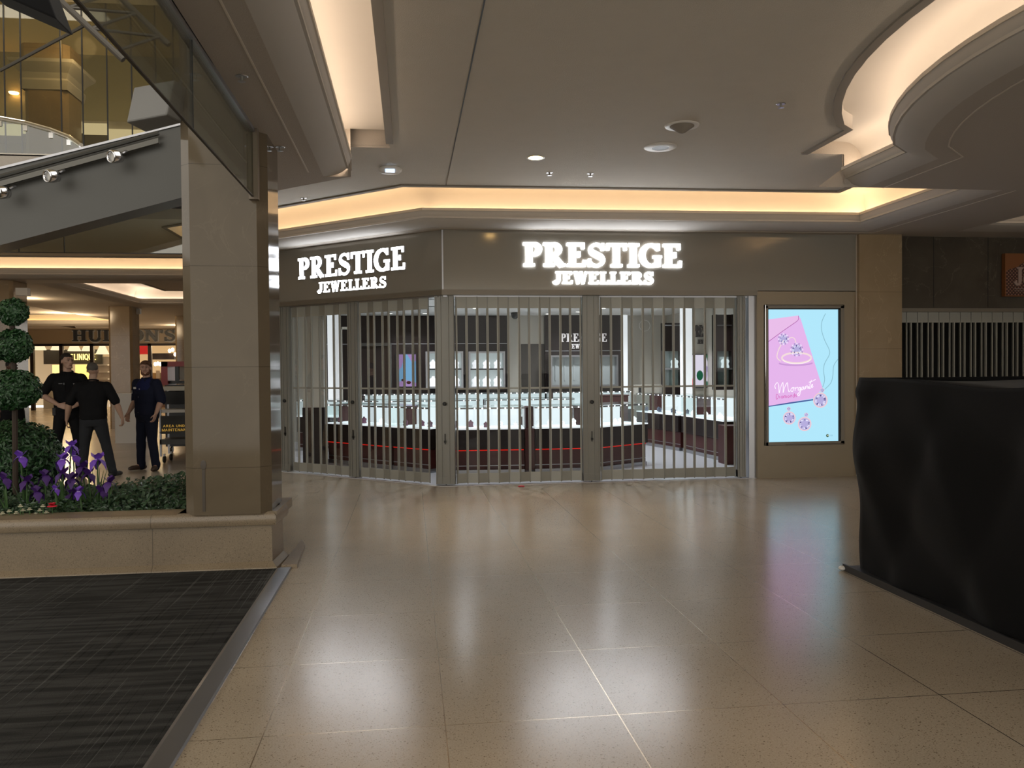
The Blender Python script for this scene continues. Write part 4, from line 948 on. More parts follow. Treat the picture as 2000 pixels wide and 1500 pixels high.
for i, (x, y) in enumerate(((5, 1004), (18, 1000), (32, 1003), (45, 998), (58, 996), (78, 998), (84, 990), (91, 1002), (40, 990), (70, 1006))):
    flower(x, y, 6.78, .028, M['wflower'], 'small white bedding flower along the front edge of the planter, left of the red flower', 'white bedding flowers', 7)

# ================================================================== ATRIUM EDGE: glass curtains, post, fascia, lights
def glass_curtain(name, label, a, b, z0, z1, joints, clips=True):
    a, b = Vector(a), Vector(b); d = (b-a); L = d.length; ang = math.atan2(d.y, d.x); t = thing(name, label, 'glass panel', (a.x, a.y, z0), ang); H = z1-z0
    MB().box(0, L, -.006, .006, 0, H).build('glass', M['tint'], t); MB().box(0, L, -.008, .008, -.004, .004).build('bottom_edge', M['black'], t)
    MB().box(0, L, -.02, .02, H-.03, H+.01).box(0, L, -.045, .02, H-.012, H+.008).build('top_channel', M['steel'], t)
    for s in joints: MB().box(s-.003, s+.003, -.008, .008, 0, H).build('joint', M['black'], t)
    if clips:
        k = 0
        while .2+k*.32 < L: MB().ell((.2+k*.32, -.024, H-.018), (.012, .008, .014), n=8).build('clip', M['chrome'], t); k += 1
glass_curtain('glass_smoke_curtain', 'glass panel hanging from the ceiling edge in front of the marble column', (-1.175, 6.47), (-1.175, -1.5), 2.89, 3.41, (1.75, 4.2))
glass_curtain('glass_smoke_curtain', 'far glass panel hanging crosswise from the ceiling beyond the atrium', (-9, 9.585), (-2.5, 9.585), 2.88, 3.41, (4.77, 5.24), False)
tag(MB().box(-.04, .03, -.05, .02, 2.87, 3.42).build('glass_end_post', mat('bronze_post', (.16, .125, .09), .4, .2), loc=(-1.165, 6.52, 0)), 'short dark bronze post ending the hanging glass by the column', 'post')
def qy(x, y, Y): p = at_y(x, y, Y); return (p.x, p.z)
def slab_xz(mb, pts, y0, y1, m=0):
    n = len(pts); v = [(x, y0, z) for x, z in pts]+[(x, y1, z) for x, z in pts]
    mb.add(v, [tuple(range(n)), tuple(range(n, 2*n))[::-1]]+[(i, (i+1) % n, n+(i+1) % n, n+i)[::-1] for i in range(n)], m); return mb
FY = 8.55
fa = thing('sloping_fascia', 'grey sloping fascia with a track of spotlights under the upper gallery', 'fascia', (0, 0, 0))
slab_xz(MB(), [qy(-160, 521, FY), qy(400, 374, FY), qy(400, 232, FY), qy(-160, 369, FY)], FY, FY+.30).build('panel', M['greym'], fa)
slab_xz(MB(), [qy(-160, 371, FY), qy(400, 234, FY), qy(400, 230, FY), qy(-160, 366, FY)], FY-.02, FY+.32).build('top_edge', M['steel'], fa)
tk = thing('track_light_rail', 'grey rail carrying chrome spotlights along the sloping fascia', 'light rail', (0, 0, 0))
ra, rb = at_y(-40, 366, FY-.08), at_y(310, 270, FY-.08); d = (rb-ra)
slab_xz(MB(), [(ra.x, ra.z-.05), (rb.x, rb.z-.05), (rb.x, rb.z), (ra.x, ra.z)], FY-.10, FY-.06).build('rail', M['rail'], tk)
MB().tube([ra+Vector((0, .0, .05)), rb+Vector((0, 0, .05))], .022, 8).build('conduit', M['greym'], tk)
for x, y, lb in ((224, 306, 'chrome spotlight on the rail, nearest the column'), (100, 344, 'chrome spotlight in the middle of the rail'), (2, 376, 'chrome spotlight at the left picture edge')):
    p = at_y(x, y, FY-.22); t = thing('spotlight', lb, 'spotlight', tuple(p), 0, None); rot = Matrix.Rotation(R(100), 3, 'X') @ Matrix.Rotation(R(0), 3, 'Z'); rz = Matrix.Rotation(R(-35), 3, 'Z')
    k = MB(); k.lathe([(.0, -.08), (.05, -.07), (.062, -.02), (.062, .035), (.055, .05), (.045, .035), (.045, -.0)], n=18, rot=rz @ rot); k.build('head', M['chrome'], t, True)
    k = MB(); k.lathe([(0, .012), (.045, .012)], n=18, rot=rz @ rot); k.build('lens', M['white'], t)
    MB().tube([(0.02, .05, .03), (.06, .09, .07), (.07, .13, .09)], .012, 6).build('arm', M['steel'], t)
# loudspeaker
p = at_y(318, 208, 6.55)
ls = thing('loudspeaker', 'white box loudspeaker on a bracket beside the top of the marble column', 'speaker', tuple(p), R(-14))
k = MB(); k.box(-.19, .12, -.13, .13, -.12, .14); k.map(lambda v: Vector((v.x+v.z*.25, v.y*(1 if v.x < 0 else .8), v.z+v.x*.16)))
k.build('cabinet', M['speaker'], ls, bevel=.012)
MB().tube([(.06, .05, .12), (.12, .12, .26), (.03, .16, .34)], .02, 8).build('bracket', M['greym'], ls)
# truss
tr_ = thing('lighting_truss', 'steel pipe truss end hanging in the atrium at the upper left', 'truss', (0, 0, 0)); TY = 6.0
c1a, c1b = at_y(95, -20, TY), at_y(241, 117, TY); c2a, c2b = at_y(215, -25, TY+.35), at_y(330, 88, TY+.35)
MB().tube([c1a, c1b], .022, 10).build('chord', M['trussm'], tr_); MB().tube([c2a, c2b], .022, 10).build('chord', M['trussm'], tr_)  # second chord stands in for the first one's reflection in the glass
dv = c1b-c1a; dw = c2b-c2a
for u, v2 in ((.25, .1), (.25, .45), (.55, .45), (.55, .85), (.88, .85)): MB().tube([c1a+dv*u, c2a+dw*v2], .011, 8).build('brace', M['trussm'], tr_)
MB().tube([at_y(0, 138, TY+.02), at_y(168, 48, TY+.02)], .012, 8).build('mirror_edge_rod', M['trussm'], tr_)  # rod added to trace the top edge line of the mirror wall
# black box
p = at_y(52, -8, 5.0); k = MB(); k.box(-.2, .17, -.12, .12, -.1, .14); k.map(lambda v: Vector((v.x-v.z*.35, v.y, v.z-v.x*.42)))
bx = thing('stage_light', 'black box stage light hanging at the top left corner', 'light', tuple(p)); k.build('housing', M['cloth'], bx, bevel=.01); MB().tube([(0, 0, .1), (0, 0, .7)], .02, 6).build('hanger', M['black'], bx)
MB().box(.0, .08, -.13, -.12, .08, .085).build('edge_trim', M['chrome'], bx)

# ---- upper gallery, built as real space in place of the mirror wall's image
UW = mat('gallery_wall', (.24, .22, .15), .45)
ug = MB(); ug.box(-20, 2, 22, 22.2, 3.97, 9.6); struct(ug.build('wall_upper_gallery', UW))
us = MB(); flat(us, [(-20, -4), (-1.2, -4), (-1.2, 12.5), (2, 12.5), (2, 22), (-20, 22)], 9.6); struct(us.build('ceiling', mat('gallery_ceiling_and_light_block', (.42, .35, .22), .8)))  # near part, over the atrium, is unseen and added to block light
ul = MB(); 
for a, b, z in (((-20, 21.4), (0, 21.4), 7.3),): ul.obox(a, b, 1.0, z, z+.12); ul.obox((a[0], a[1]-.55), (b[0], b[1]-.55), .06, z, z+.3)
struct(ul.build('trim_12', M['cove']))
pl2 = MB()
for i, (xa, xb, dz) in enumerate(((-60, 42, 0), (42, 56, .02), (126, 162, .04), (162, 210, .0), (210, 258, -.14), (258, 305, -.16))):
    a, b = at_y(xa, 252, 20.7), at_y(xb, 252, 20.7); pl2.box(a.x, b.x, 20.7, 20.74, at_y(xa, 262, 20.7).z+dz, at_y(xa, 240, 20.7).z+dz)
struct(pl2.build('trim_15', emat('gallery_cove_glow', (1, .86, .60), .42)))  # cove glow put into emissive panels, stepped at the mirror joints
lx = MB(); lx.obox((-20, 21.1), (0, 21.1), .08, 7.43, 7.46); struct(lx.build('trim_13', emat('gallery_cove_light', (1, .86, .62), 6)))
lx = MB(); lx.obox((-20, 15.2), (-6.1, 15.2), .5, 8.85, 8.9); struct(lx.build('trim_14', emat('gallery_ceiling_cove', (1, .92, .75), 1.6)))
gw = thing('mirror_stand_in_wall', 'tall glass panes standing in for mirror panels, thin dark joints above the sloping fascia', 'glass wall', (0, 16.5, 3.97))
MB().box(-20, -1.5, 0, .012, 0, 4.6).build('glass', glass('bronze_glass', (.66, .64, .54), .06, .02), gw)  # clear panes replace mirror panels, the space behind replaces their reflections
for x in (10, 42, 120, 162, 210, 258, 305, 340): q = at_y(x, 200, 16.5).x; MB().box(q-.012, q+.012, -.012, .0, 0, 4.6).build('joint', M['black'], gw)
cp = thing('gallery_column', 'upper gallery column with a stepped capital behind the glass at top left', 'column', (at_y(98, 250, 18).x, 18.2, 3.97))
z = lambda y: at_y(98, y, 18).z-3.97
MB().prism(chamfered(-.42, .42, -.42, .42, .1), 0, z(178)).build('shaft', M['pier'], cp)
k = MB(); k.lathe([(.62, z(182)), (.66, z(165)), (.60, z(160)), (.66, z(150)), (.86, z(134)), (.88, z(128)), (.5, z(127))], n=4, rot=Matrix.Rotation(R(45), 3, 'Z')); k.build('capital', M['cove'], cp)
MB().prism(chamfered(-.5, .45, -.4, .4, .1), z(127), z(92)).build('upper_block', M['pier'], cp)
l = bpy.data.lights.new('capital_lamp', 'POINT'); l.energy = 22; l.color = (1, .72, .4); l.shadow_soft_size = .2; o = bpy.data.objects.new('capital_lamp', l); COL.objects.link(o); o.location = (cp.location.x+1.0, 17.2, 3.97+z(118))
# curved balustrade
cbal = thing('curved_balustrade', 'curved glass balustrade with chrome handrail on the upper gallery', 'balustrade', (0, 0, 0))
rp = [at_y(-60, 226, 13.6), at_y(0, 231, 13.4), at_y(50, 240, 13.2), at_y(100, 254, 13.0), at_y(135, 268, 12.8), at_y(158, 284, 12.6)]
MB().tube(rp, .035, 10).build('handrail', M['chrome'], cbal)
mb = MB(); n = len(rp)
for p in rp: mb.v += [(p.x, p.y, p.z-.04), (p.x, p.y, p.z-1.1)]
mb.f += [(2*i, 2*i+1, 2*i+3, 2*i+2) for i in range(n-1)]; mb.mi += [0]*(n-1); mb.build('glass', glass('balustrade_glass', (.62, .72, .66), .12), cbal)
for p in rp[1:]: MB().box(p.x-.03, p.x+.03, p.y-.02, p.y+.02, p.z-.12, p.z-.04).build('clamp', M['chrome'], cbal)
MB().tube([at_y(0, 322, 13.2), at_y(70, 322, 13), at_y(150, 312, 12.6)], .05, 8).build('base_rail', M['steel'], cbal)
p = at_z(27, 183, 9.58) if False else at_y(27, 183, 21.88)
dl = thing('gallery_lamp', 'small glowing amber lamp behind the glass at far upper left', 'lamp', tuple(p)); MB().lathe([(0, 0), (.10, 0), (.12, .03), (0, .031)], n=14).build('lens', emat('amber_lamp', (1, .55, .2), 10), dl)

# ================================================================== CEILING FIXTURES
def cz(x, y, z=ZC): p = at_z(x, y, z); return (p.x, p.y, z)
t = thing('ceiling_speaker', 'round flat white ceiling speaker with grey grille centre', 'speaker', cz(1290, 287)); MB().lathe([(.085, -.012), (.15, -.012), (.165, -.004), (.165, 0)], n=32).build('ring', M['white'], t, True); MB().lathe([(0, -.010), (.085, -.010)], n=24).build('grille', M['greym'], t)
t = thing('ceiling_air_vent', 'round cone-shaped dark ceiling vent beside the ceiling speaker', 'vent', cz(1332, 245)); MB().lathe([(.11, -.008), (.15, -.010), (.155, 0)], n=32).build('ring', M['white'], t, True)
MB().lathe([(0, -.075), (.03, -.065), (.11, -.010)], n=28).build('cone', M['band'], t, True)
t = thing('recessed_downlight', 'lit amber recessed downlight in the main ceiling', 'downlight', cz(1046, 308)); MB().lathe([(.075, -.003), (.095, -.006), (.098, 0)], n=28).build('ring', M['white'], t, True); MB().lathe([(0, .0), (.03, -.004), (.076, -.003)], n=24).build('lens', emat('downlight_lens', (1, .62, .22), 9), t)
l = bpy.data.lights.new('downlight', 'SPOT'); l.energy = 45; l.color = (1, .75, .45); l.spot_size = R(70); l.spot_blend = .7; l.shadow_soft_size = .05; o = bpy.data.objects.new('downlight', l); COL.objects.link(o); o.location = (t.location.x, t.location.y, ZC-.03)
t = thing('exit_box_light', 'small white oval emergency light with a bluish lens on the ceiling', 'emergency light', cz(762, 326)); k = MB(); k.lathe([(.0, -.075), (.09, -.072), (.12, -.05), (.125, -.02), (.10, 0)], n=24); k.map(lambda v: Vector((v.x, v.y*.55, v.z))); k.build('housing', M['white'], t, True)
k = MB(); k.box(-.05, .05, -.075, -.06, -.075, -.04); k.build('lens', mat('bluish_lens', (.3, .4, .7), .2, em=(.5, .7, 1), es=.6), t)
def sprinkler(pos, label):
    t = thing('sprinkler_head', label, 'sprinkler', pos); MB().lathe([(0, -.002), (.035, -.004), (.04, 0)], n=16).build('escutcheon', M['steel'], t); MB().tube([(0, 0, 0), (0, 0, -.035)], .010, 8).build('body', M['alud'], t); MB().lathe([(0, -.036), (.026, -.034), (0, -.031)], n=12).build('deflector', M['steel'], t)
for x, y, z, lb in ((1525, 203, ZC, 'sprinkler head on the ceiling left of the curved cove'), (1153, 339, ZC, 'small sprinkler head on the ceiling right of the amber downlight'), (593, 387, ZC, 'sprinkler head on the ceiling above the angled fascia cove'), (472, 149, ZS, 'sprinkler head on the dark soffit, farther from the column top'), (547, 287, ZS, 'sprinkler head on the dark soffit next to the column'), (1073, 337, ZC, 'tiny sprinkler just below the amber downlight')):
    sprinkler(cz(x, y, z), lb)

# ================================================================== BLACK COVERED KIOSK
ks = thing('covered_kiosk', 'large kiosk draped in black cloth in the right foreground', 'kiosk', (3.30, 3.4, 0))
KX, KY0, KY1, KH = 0.05, -1.2, 2.40, 1.465
mb = MB(); nu, nv = 110, 60; vs = []
rk = random.Random(2)
def fold(s, h):   # s: distance along the top from the far corner, h: depth below the top
    v = 0
    for ax, fr, am in ((.55, 7.0, .020), (1.0, 5.0, .014), (-.4, 9.0, .010), (1.7, 3.2, .014)): v += 1.8*am*math.sin(fr*(s-ax*h)+ax*3)*(1-abs(math.sin(fr*.5*(s-ax*h)))*.6)
    v += .05*noise.noise(Vector((s*1.2, h*1.1, 3)))
    return v*min(1, h*2.2+.1)
KT = 1.3
for j in range(nv+1):
    h = KH*j/nv*.985; row = []
    for i in range(nu+1):
        u = i/nu   # path: top-far edge going round: far end face then side face
        far = .25
        if u < far: s = u/far; x = KX+1.6*(1-s); y = KY1; nx_, ny_ = 0, 1
        else: s = (u-far)/(1-far); x = KX; y = KY1-(KY1-KY0)*s; nx_, ny_ = -1, 0
        if abs(u-far) < .03: k = (u-far)/.03*.5+.5; nx_, ny_ = -k, 1-k
        dd_ = fold(u*4.5, h)+.03*(h/KH)
        # belly out below the far corner, as the cloth hangs
        crn = math.exp(-((u-far)/.05)**2); dd_ += crn*(.06*math.exp(-((h-.62)/.22)**2)+.03*math.exp(-((h-.10)/.06)**2)-.04*(h/KH)**2)
        sag = -.05*math.exp(-((u-.55)/.12)**2)*(1-h/KH) if u > far else 0
        vs.append((x+nx_*dd_, y+ny_*dd_, KH-h+sag))
W_ = nu+1
fs = [(j*W_+i, j*W_+i+1, (j+1)*W_+i+1, (j+1)*W_+i) for j in range(nv) for i in range(nu)]
mb.add(vs, fs)
# top sheet
top = [Vector(v) for v in vs[:W_]]
inner = [Vector((KX+1.6, min(v.y, KY1-.02) if True else 0, KH-.015+.0)) for v in top]
ii = len(mb.v); tv = []
for k in range(6):
    t_ = k/5
    for a, b in zip(top, inner): q = a.lerp(b, t_); q.z += -.03*math.sin(t_*3.1)*(1 if k else 0); tv.append(q)
mb.add(tv, [(k*W_+i+1, k*W_+i, (k+1)*W_+i, (k+1)*W_+i+1) for k in range(5) for i in range(nu)])
cl = mb.build('black_cover', M['cloth'], ks, True)
md_ = cl.modifiers.new('thick', 'SOLIDIFY'); md_.thickness = .004
MB().box(.09, 1.6, KY0+.05, KY1-.06, .03, KH-.08).build('carcass', M['black'], ks)
MB().box(-.03, 1.7, KY0, KY1+.05, .0, .035).box(-.045, -.03, KY0, KY1+.055, 0, .05).build('base_board', mat('black_base_board', (.02, .02, .022), .45), ks)
MB().ell((-.05, KY1+.05, .02), (.03, .03, .018), n=10).build('white_foot', M['white'], ks)

# ================================================================== FAR LEFT: columns, department store
for x0, x1, y0, lb in ((-8.31, -7.68, 24.0, 'tan marble column in the middle distance between the men'), (-8.50, -7.80, 17.35, 'tan marble column behind the topiary at the left edge'), (-7.62, -6.95, 28.0, 'far tan column mostly hidden behind the foreground column')):
    t = tag(MB().prism(chamfered(0, x1-x0, 0, .7, .06), 0, ZS).build('column', M['pier'], loc=(x0, y0, 0)), lb, 'column')
for x, y, Y, lb in ((322/1.0*0+152/1*0+1320*0+263, 607, 24.4, 'small white box sign on the right side of the middle tan column'), (30, 568, 17.3, 'white box sign at the top of the left tan column')):
    p = at_y(x, y, Y); tag(MB().box(0, .14 if Y > 20 else .22, 0, .14, -.09, .06).build('box_sign', M['white'], loc=(p.x, Y, p.z)), lb, 'sign')
HY = 37.0
hx = lambda x: at_y(x, 650, HY).x
hw = MB(); hw.box(-20, -2.4, HY, HY+.3, 2.82, ZS+.4); hw.box(hx(345), -2.4, HY-.05, HY+.3, 0, 2.82); hw.box(-20, hx(40), HY, HY+.3, 0, 2.82)
struct(hw.build('wall_department_store', mat('tan_store_front', (.26, .19, .115), .4)))
hs = thing('department_store_sign', 'dark serif letters of a long store sign reading HUDSON\'S on the far tan fascia', 'sign', (0, HY, 2.9))
word(hs, "HUDSON'S", lambda x, y, z: (x, -z, y), hx(142), hx(343), .02, .52, [mat('sign_dark_letter', (.012, .012, .014), .4), M['steel']], .02, .12, b=.24, t=.1)
word(hs, "HUDSON'S", lambda x, y, z: (x, -z, y), hx(142)-.05, hx(343)+.03, -.01, .55, [mat('sign_letter_outline', (.38, .38, .38), .4)], .0, .015, b=.32, t=.2, name='letter_outline')
fr = thing('shop_window_frame', 'dark window frame of the far department store', 'window frame', (0, HY, 0))
for x in (62, 119, 179, 292): MB().box(hx(x)-.07, hx(x)+.07, -.05, .1, 0, 2.82).build('mullion', M['darkwood'], fr)
MB().box(hx(40), hx(345), -.05, .1, 2.72, 2.82).build('top_rail', M['darkwood'], fr); MB().box(hx(40), hx(345), .02, .03, 0, 2.72).build('glass', M['pane'], fr)
inn = MB(); inn.box(-19, -8, HY+6, HY+6.2, 0, 3.4); flat(inn, [(-19, HY+.3), (-8, HY+.3), (-8, HY+6), (-19, HY+6)], 3.2); struct(inn.build('wall_department_store_inside', mat('store_inside_wall', (.45, .36, .24), .6)))
for i, (x, y) in enumerate(((77, 675), (112, 675), (145, 677), (172, 677), (200, 683))):
    p = at_y(x, y, HY+1.5); t = thing('pendant_lamp', 'small glowing white cone pendant lamp in the department store window', 'lamp', tuple(p), 0, 'cone pendant lamps in the department store'); MB().lathe([(.08, .2), (.11, .18), (.27, -.18), (.27, -.2)], n=14).build('lamp_shade', emat('pendant_glow', (1, .80, .50), .42), t, True); MB().tube([(0, 0, .2), (0, 0, 3.2-p.z)], .01, 4).build('cord', M['black'], t)
cq = thing('cosmetics_sign', 'glowing yellow letters CLINIQUE on a cosmetics counter in the department store', 'sign', (0, HY+2.0, at_y(190, 704, HY+2).z))
x_ = lambda x, Y: at_y(x, 700, Y).x
MB().box(x_(85, HY+2.1), x_(200, HY+2.1), .1, .2, -.15, .5).build('sign_board', M['greym'], cq)
word(cq, 'CLINIQUE', lambda x, y, z: (x, -z, y), x_(137, HY+2), x_(188, HY+2), .03, .30, [emat('clinique_glow', (1, .70, .2), .9)], 0, .05, b=.12, t=.1, serif=False)
cc_ = thing('cosmetics_counter', 'glowing yellow cosmetics counter display in the department store', 'counter', (0, HY+2.2, 0))
MB().box(x_(98, HY+2), x_(132, HY+2), 0, .1, .9, 1.95).build('lit_panel', emat('cosm_yellow', (1, .66, .24), .6), cc_); MB().box(x_(143, HY+2), x_(172, HY+2), 0, .1, .9, 1.95).build('lit_panel', emat('cosm_yellow2', (1, .60, .14), .75), cc_)
MB().box(x_(85, HY+2), x_(205, HY+2), -.3, .3, 0, .9).build('counter_base', M['beige'], cc_); MB().box(x_(172, HY+2), x_(182, HY+2), 0, .1, .9, 1.6).build('red_panel', emat('cosm_red', (.7, .08, .03), .5), cc_)
MB().box(x_(185, HY+2), x_(212, HY+2), 0, .1, .8, 2.3).build('shelf_wall', mat('shelf_wall_grey', (.4, .36, .33), .6), cc_)
for i in range(4): MB().box(x_(187, HY+2), x_(210, HY+2), -.2, 0, .95+i*.32, .98+i*.32).build('shelf', M['white'], cc_)
t = tag(MB().box(x_(270, HY+1), x_(288, HY+1), 0, .05, at_y(270, 692, HY+1).z, 2.75).build('red_banner', emat('banner_red', (.5, .02, .015), .35), loc=(0, HY+1, 0)), 'red banner hanging in the department store right of the tan column', 'banner')
dsd = thing('store_display', 'dark canopy stand with warm lamps behind the bearded man', 'display', (0, HY+1.2, 0))
MB().box(x_(295, HY+1), x_(338, HY+1), 0, .6, at_y(300, 702, HY+1).z, at_y(300, 690, HY+1).z).build('canopy', M['darkwood'], dsd); MB().box(x_(292, HY+1), x_(342, HY+1), 0, .5, 0, 1.3).build('stand', mat('stand_brown', (.2, .1, .05), .5), dsd)
for x, y in ((302, 711), (307, 710), (312, 711), (330, 685), (336, 683), (341, 692)): q = at_y(x, y, HY+1); MB().ell((q.x, -.1, q.z), (.07, .07, .09), n=8).build('lamp', emat('warm_bulb', (1, .75, .4), 6), dsd)
for i, (x, c) in enumerate(((295, (.5, .3, .1)), (303, (.6, .5, .4)), (311, (.3, .2, .1)), (320, (.5, .1, .1)))): q = at_y(x, 725, HY+1); MB().box(q.x, q.x+.16, -.1, .0, 1.3, 1.55+.1*(i % 2)).build('product', mat('product_%d' % i, c, .5), dsd)
for x, y, z, pw in ((-12, HY+2.5, 3.0, 70), (-10, HY+2.5, 3.0, 50), (-15, HY+2.5, 3.0, 50)):
    l = bpy.data.lights.new('department_store_lamp', 'POINT'); l.energy = pw; l.color = (1, .74, .42); l.shadow_soft_size = .3; o = bpy.data.objects.new('department_store_lamp', l); COL.objects.link(o); o.location = (x, y, z)
tag(MB().box(-.3, .3, 0, .5, 0, .95).box(-.28, .1, .02, .48, .95, 1.1).build('service_counter', M['white'], loc=(at_y(252, 800, 19).x, 19, 0)), 'pale service counter between the middle tan column and the bearded man', 'counter')
for x, y, z, pw in ((-9.3, 21.5, 3.3, 22), (-10.5, 27.5, 3.2, 40), (-12.5, 31.5, 3.2, 50), (-9, 33.5, 3.2, 30)):  # unseen warm fill lights added to brighten the far-left columns, no fixtures
    l = bpy.data.lights.new('far_left_fill_light', 'POINT'); l.energy = pw; l.color = (1, .74, .45); l.shadow_soft_size = .25; o = bpy.data.objects.new('far_left_fill_light', l); COL.objects.link(o); o.location = (x, y, z)
# ---- maintenance cart
q = at_z(318, 893, 0); q2 = at_z(360, 893, 0); cw = (q2-q).length; cx, cyy = q.x, 14.6
cx = at_y(312, 880, cyy).x; S_ = lambda y: at_y(335, y, cyy).z
ct = thing('maintenance_cart', 'grey wheeled maintenance cart with a dark sign panel half hidden by the column', 'cart', (cx, cyy, 0))
CWD = .62
MB().box(0, CWD, 0, .5, S_(868), S_(858)).box(0, CWD, 0, .5, S_(846), S_(843)).build('lower_shelf', M['greym'], ct); MB().box(0, CWD, .02, .48, S_(806), S_(800)).build('middle_shelf', M['white'], ct)
for x in (0, CWD-.03): 
    for y in (0, .47): MB().box(x, x+.03, y, y+.03, .12, S_(762)).build('upright', M['steel'], ct)
sgp = MB().box(.03, CWD-.06, -.03, -.005, S_(847), S_(812)).build('sign_panel', mat('dark_sign_panel', (.03, .03, .028), .5), ct)
yl = mat('sign_yellow_text', (.55, .34, .06), .5, em=(1, .6, .1), es=.10)
word(sgp, 'AREA UNDER', lambda x, y, z: (x, -.032-z, y), .07, CWD-.1, S_(834), S_(829.5), [yl], 0, .003, b=.13, t=.14, serif=False, one=True, name='sign_text')
word(sgp, 'MAINTENANCE', lambda x, y, z: (x, -.032-z, y), .05, CWD-.08, S_(842), S_(837), [yl], 0, .003, b=.13, t=.14, serif=False, one=True, name='sign_text')
MB().box(.05, CWD-.1, .02, .42, S_(790), S_(765)).build('black_bin', M['black'], ct); MB().box(.02, CWD-.05, .0, .45, S_(763), S_(755)).build('cream_tray', M['beige'], ct)
for x in (.06, CWD-.06):
    for y in (.05, .45): k = MB(); k.lathe([(0, -.018), (.055, -.018), (.065, 0), (.055, .018), (0, .018)], (x, y, .065), 14, rot=Matrix.Rotation(R(90), 3, 'Y')); wl = k.build('wheel', M['black'], ct, True); MB().box(x-.012, x+.012, y-.02, y+.02, .065, .16).build('caster', M['steel'], wl)
MB().tube([(CWD, .1, S_(850)), (CWD+.08, .1, S_(800)), (CWD+.1, .1, S_(775)), (CWD+.2, .1, S_(768))], .012, 8).build('hose', M['white'], ct)
q = at_y(315, 752, 16.5); rc_ = thing('red_ride_machine', 'red framed machine standing behind the maintenance cart', 'machine', (q.x, 16.5, 0))
z = lambda y: at_y(330, y, 16.5).z
MB().box(0, .9, 0, .06, z(716), z(706)).box(0, .12, 0, .6, z(752), z(706)).box(0, .9, .5, .56, z(716), z(706)).build('red_frame', mat('red_paint', (.30, .012, .012), .4), rc_)
MB().box(.12, .9, .1, .5, z(750), z(744)).box(.05, .85, .05, .55, .12, z(752)).box(.25, .32, .02, .08, z(745), z(712)).build('dark_body', M['black'], rc_); MB().box(.25, .8, .3, .33, z(742), z(716)).build('screen', M['beige'], rc_)
for x in (.15, .75): k = MB(); k.lathe([(0, -.02), (.055, -.02), (.06, .02), (0, .02)], (x, .1, .06), 12, rot=Matrix.Rotation(R(90), 3, 'Y')); k.build('wheel', M['black'], rc_)
# ================================================================== PEOPLE
def fuse(mb, name, mt, parent, vox=.012, sm=4, disp=0., dsc=9.):
    o = mb.build('tmp', mt); md = o.modifiers.new('r', 'REMESH'); md.mode = 'VOXEL'; md.voxel_size = vox; md.use_smooth_shade = True
    s = o.modifiers.new('s', 'SMOOTH'); s.iterations = sm; s.factor = .5
    dg = bpy.context.evaluated_depsgraph_get(); me = bpy.data.meshes.new_from_object(o.evaluated_get(dg)); me.name = name
    if disp:
        for v in me.vertices:
            p = v.co; a = noise.noise(Vector((p.x*dsc, p.y*dsc, p.z*dsc*.6+3)))+.5*noise.noise(Vector((p.x*dsc*2.2, p.y*dsc*2.2, p.z*dsc*1.6))); v.co = p+v.normal*a*disp
    me.materials.clear(); me.materials.append(mt); me.shade_smooth()
    bpy.data.objects.remove(o); r = bpy.data.objects.new(name, me); COL.objects.link(r); r.parent = parent; return r
def loft(mb, rings, n=20):   # rings: (cx, cy, z, rx, ry)
    vs = []
    for cx, cy, z, rx, ry in rings:
        for k in range(n):
            a = 2*math.pi*k/n; c, s = math.cos(a), math.sin(a); vs.append((cx+rx*math.copysign(abs(c)**.85, c), cy+ry*math.copysign(abs(s)**.85, s), z))
    fs = [(i*n+k, i*n+(k+1) % n, (i+1)*n+(k+1) % n, (i+1)*n+k) for i in range(len(rings)-1) for k in range(n)]
    fs += [tuple(range(n))[::-1], tuple((len(rings)-1)*n+k for k in range(n))]; mb.add(vs, fs)
def hand(mb, wrist, dirv, palmn, side, curl=.5, s=1.):
    d = Vector(dirv).normalized(); n = Vector(palmn); n = (n-d*n.dot(d)).normalized(); x = d.cross(n)*side; wv = Vector(wrist)
    for i in range(4): mb.capsule(wv+x*(-.022+.0147*i)*s, wv+d*.085*s+x*(-.030+.020*i)*s, .014*s, .012*s, 8)
    for i, L in enumerate((.062, .075, .080, .070)):
        b = wv+d*.088*s+x*(-.032+.0213*i)*s; f1 = (d*math.cos(curl*.5)+n*math.sin(curl*.5)); f2 = (d*math.cos(curl*1.4)+n*math.sin(curl*1.4)); f3 = (d*math.cos(curl*2.1)+n*math.sin(curl*2.1))
        p1 = b+f1*L*.5*s; p2 = p1+f2*L*.3*s; p3 = p2+f3*L*.25*s; mb.capsule(b, p1, .0085*s, .008*s, 8); mb.capsule(p1, p2, .008*s, .0075*s, 8); mb.capsule(p2, p3, .0075*s, .0065*s, 8)
    b = wv+d*.025*s+x*.030*s; t1 = b+(d*.7+x*.6+n*.35).normalized()*.045*s; t2 = t1+(d*.9+x*.15+n*.4).normalized()*.033*s; mb.capsule(b, t1, .013*s, .010*s, 8); mb.capsule(t1, t2, .010*s, .008*s, 8)
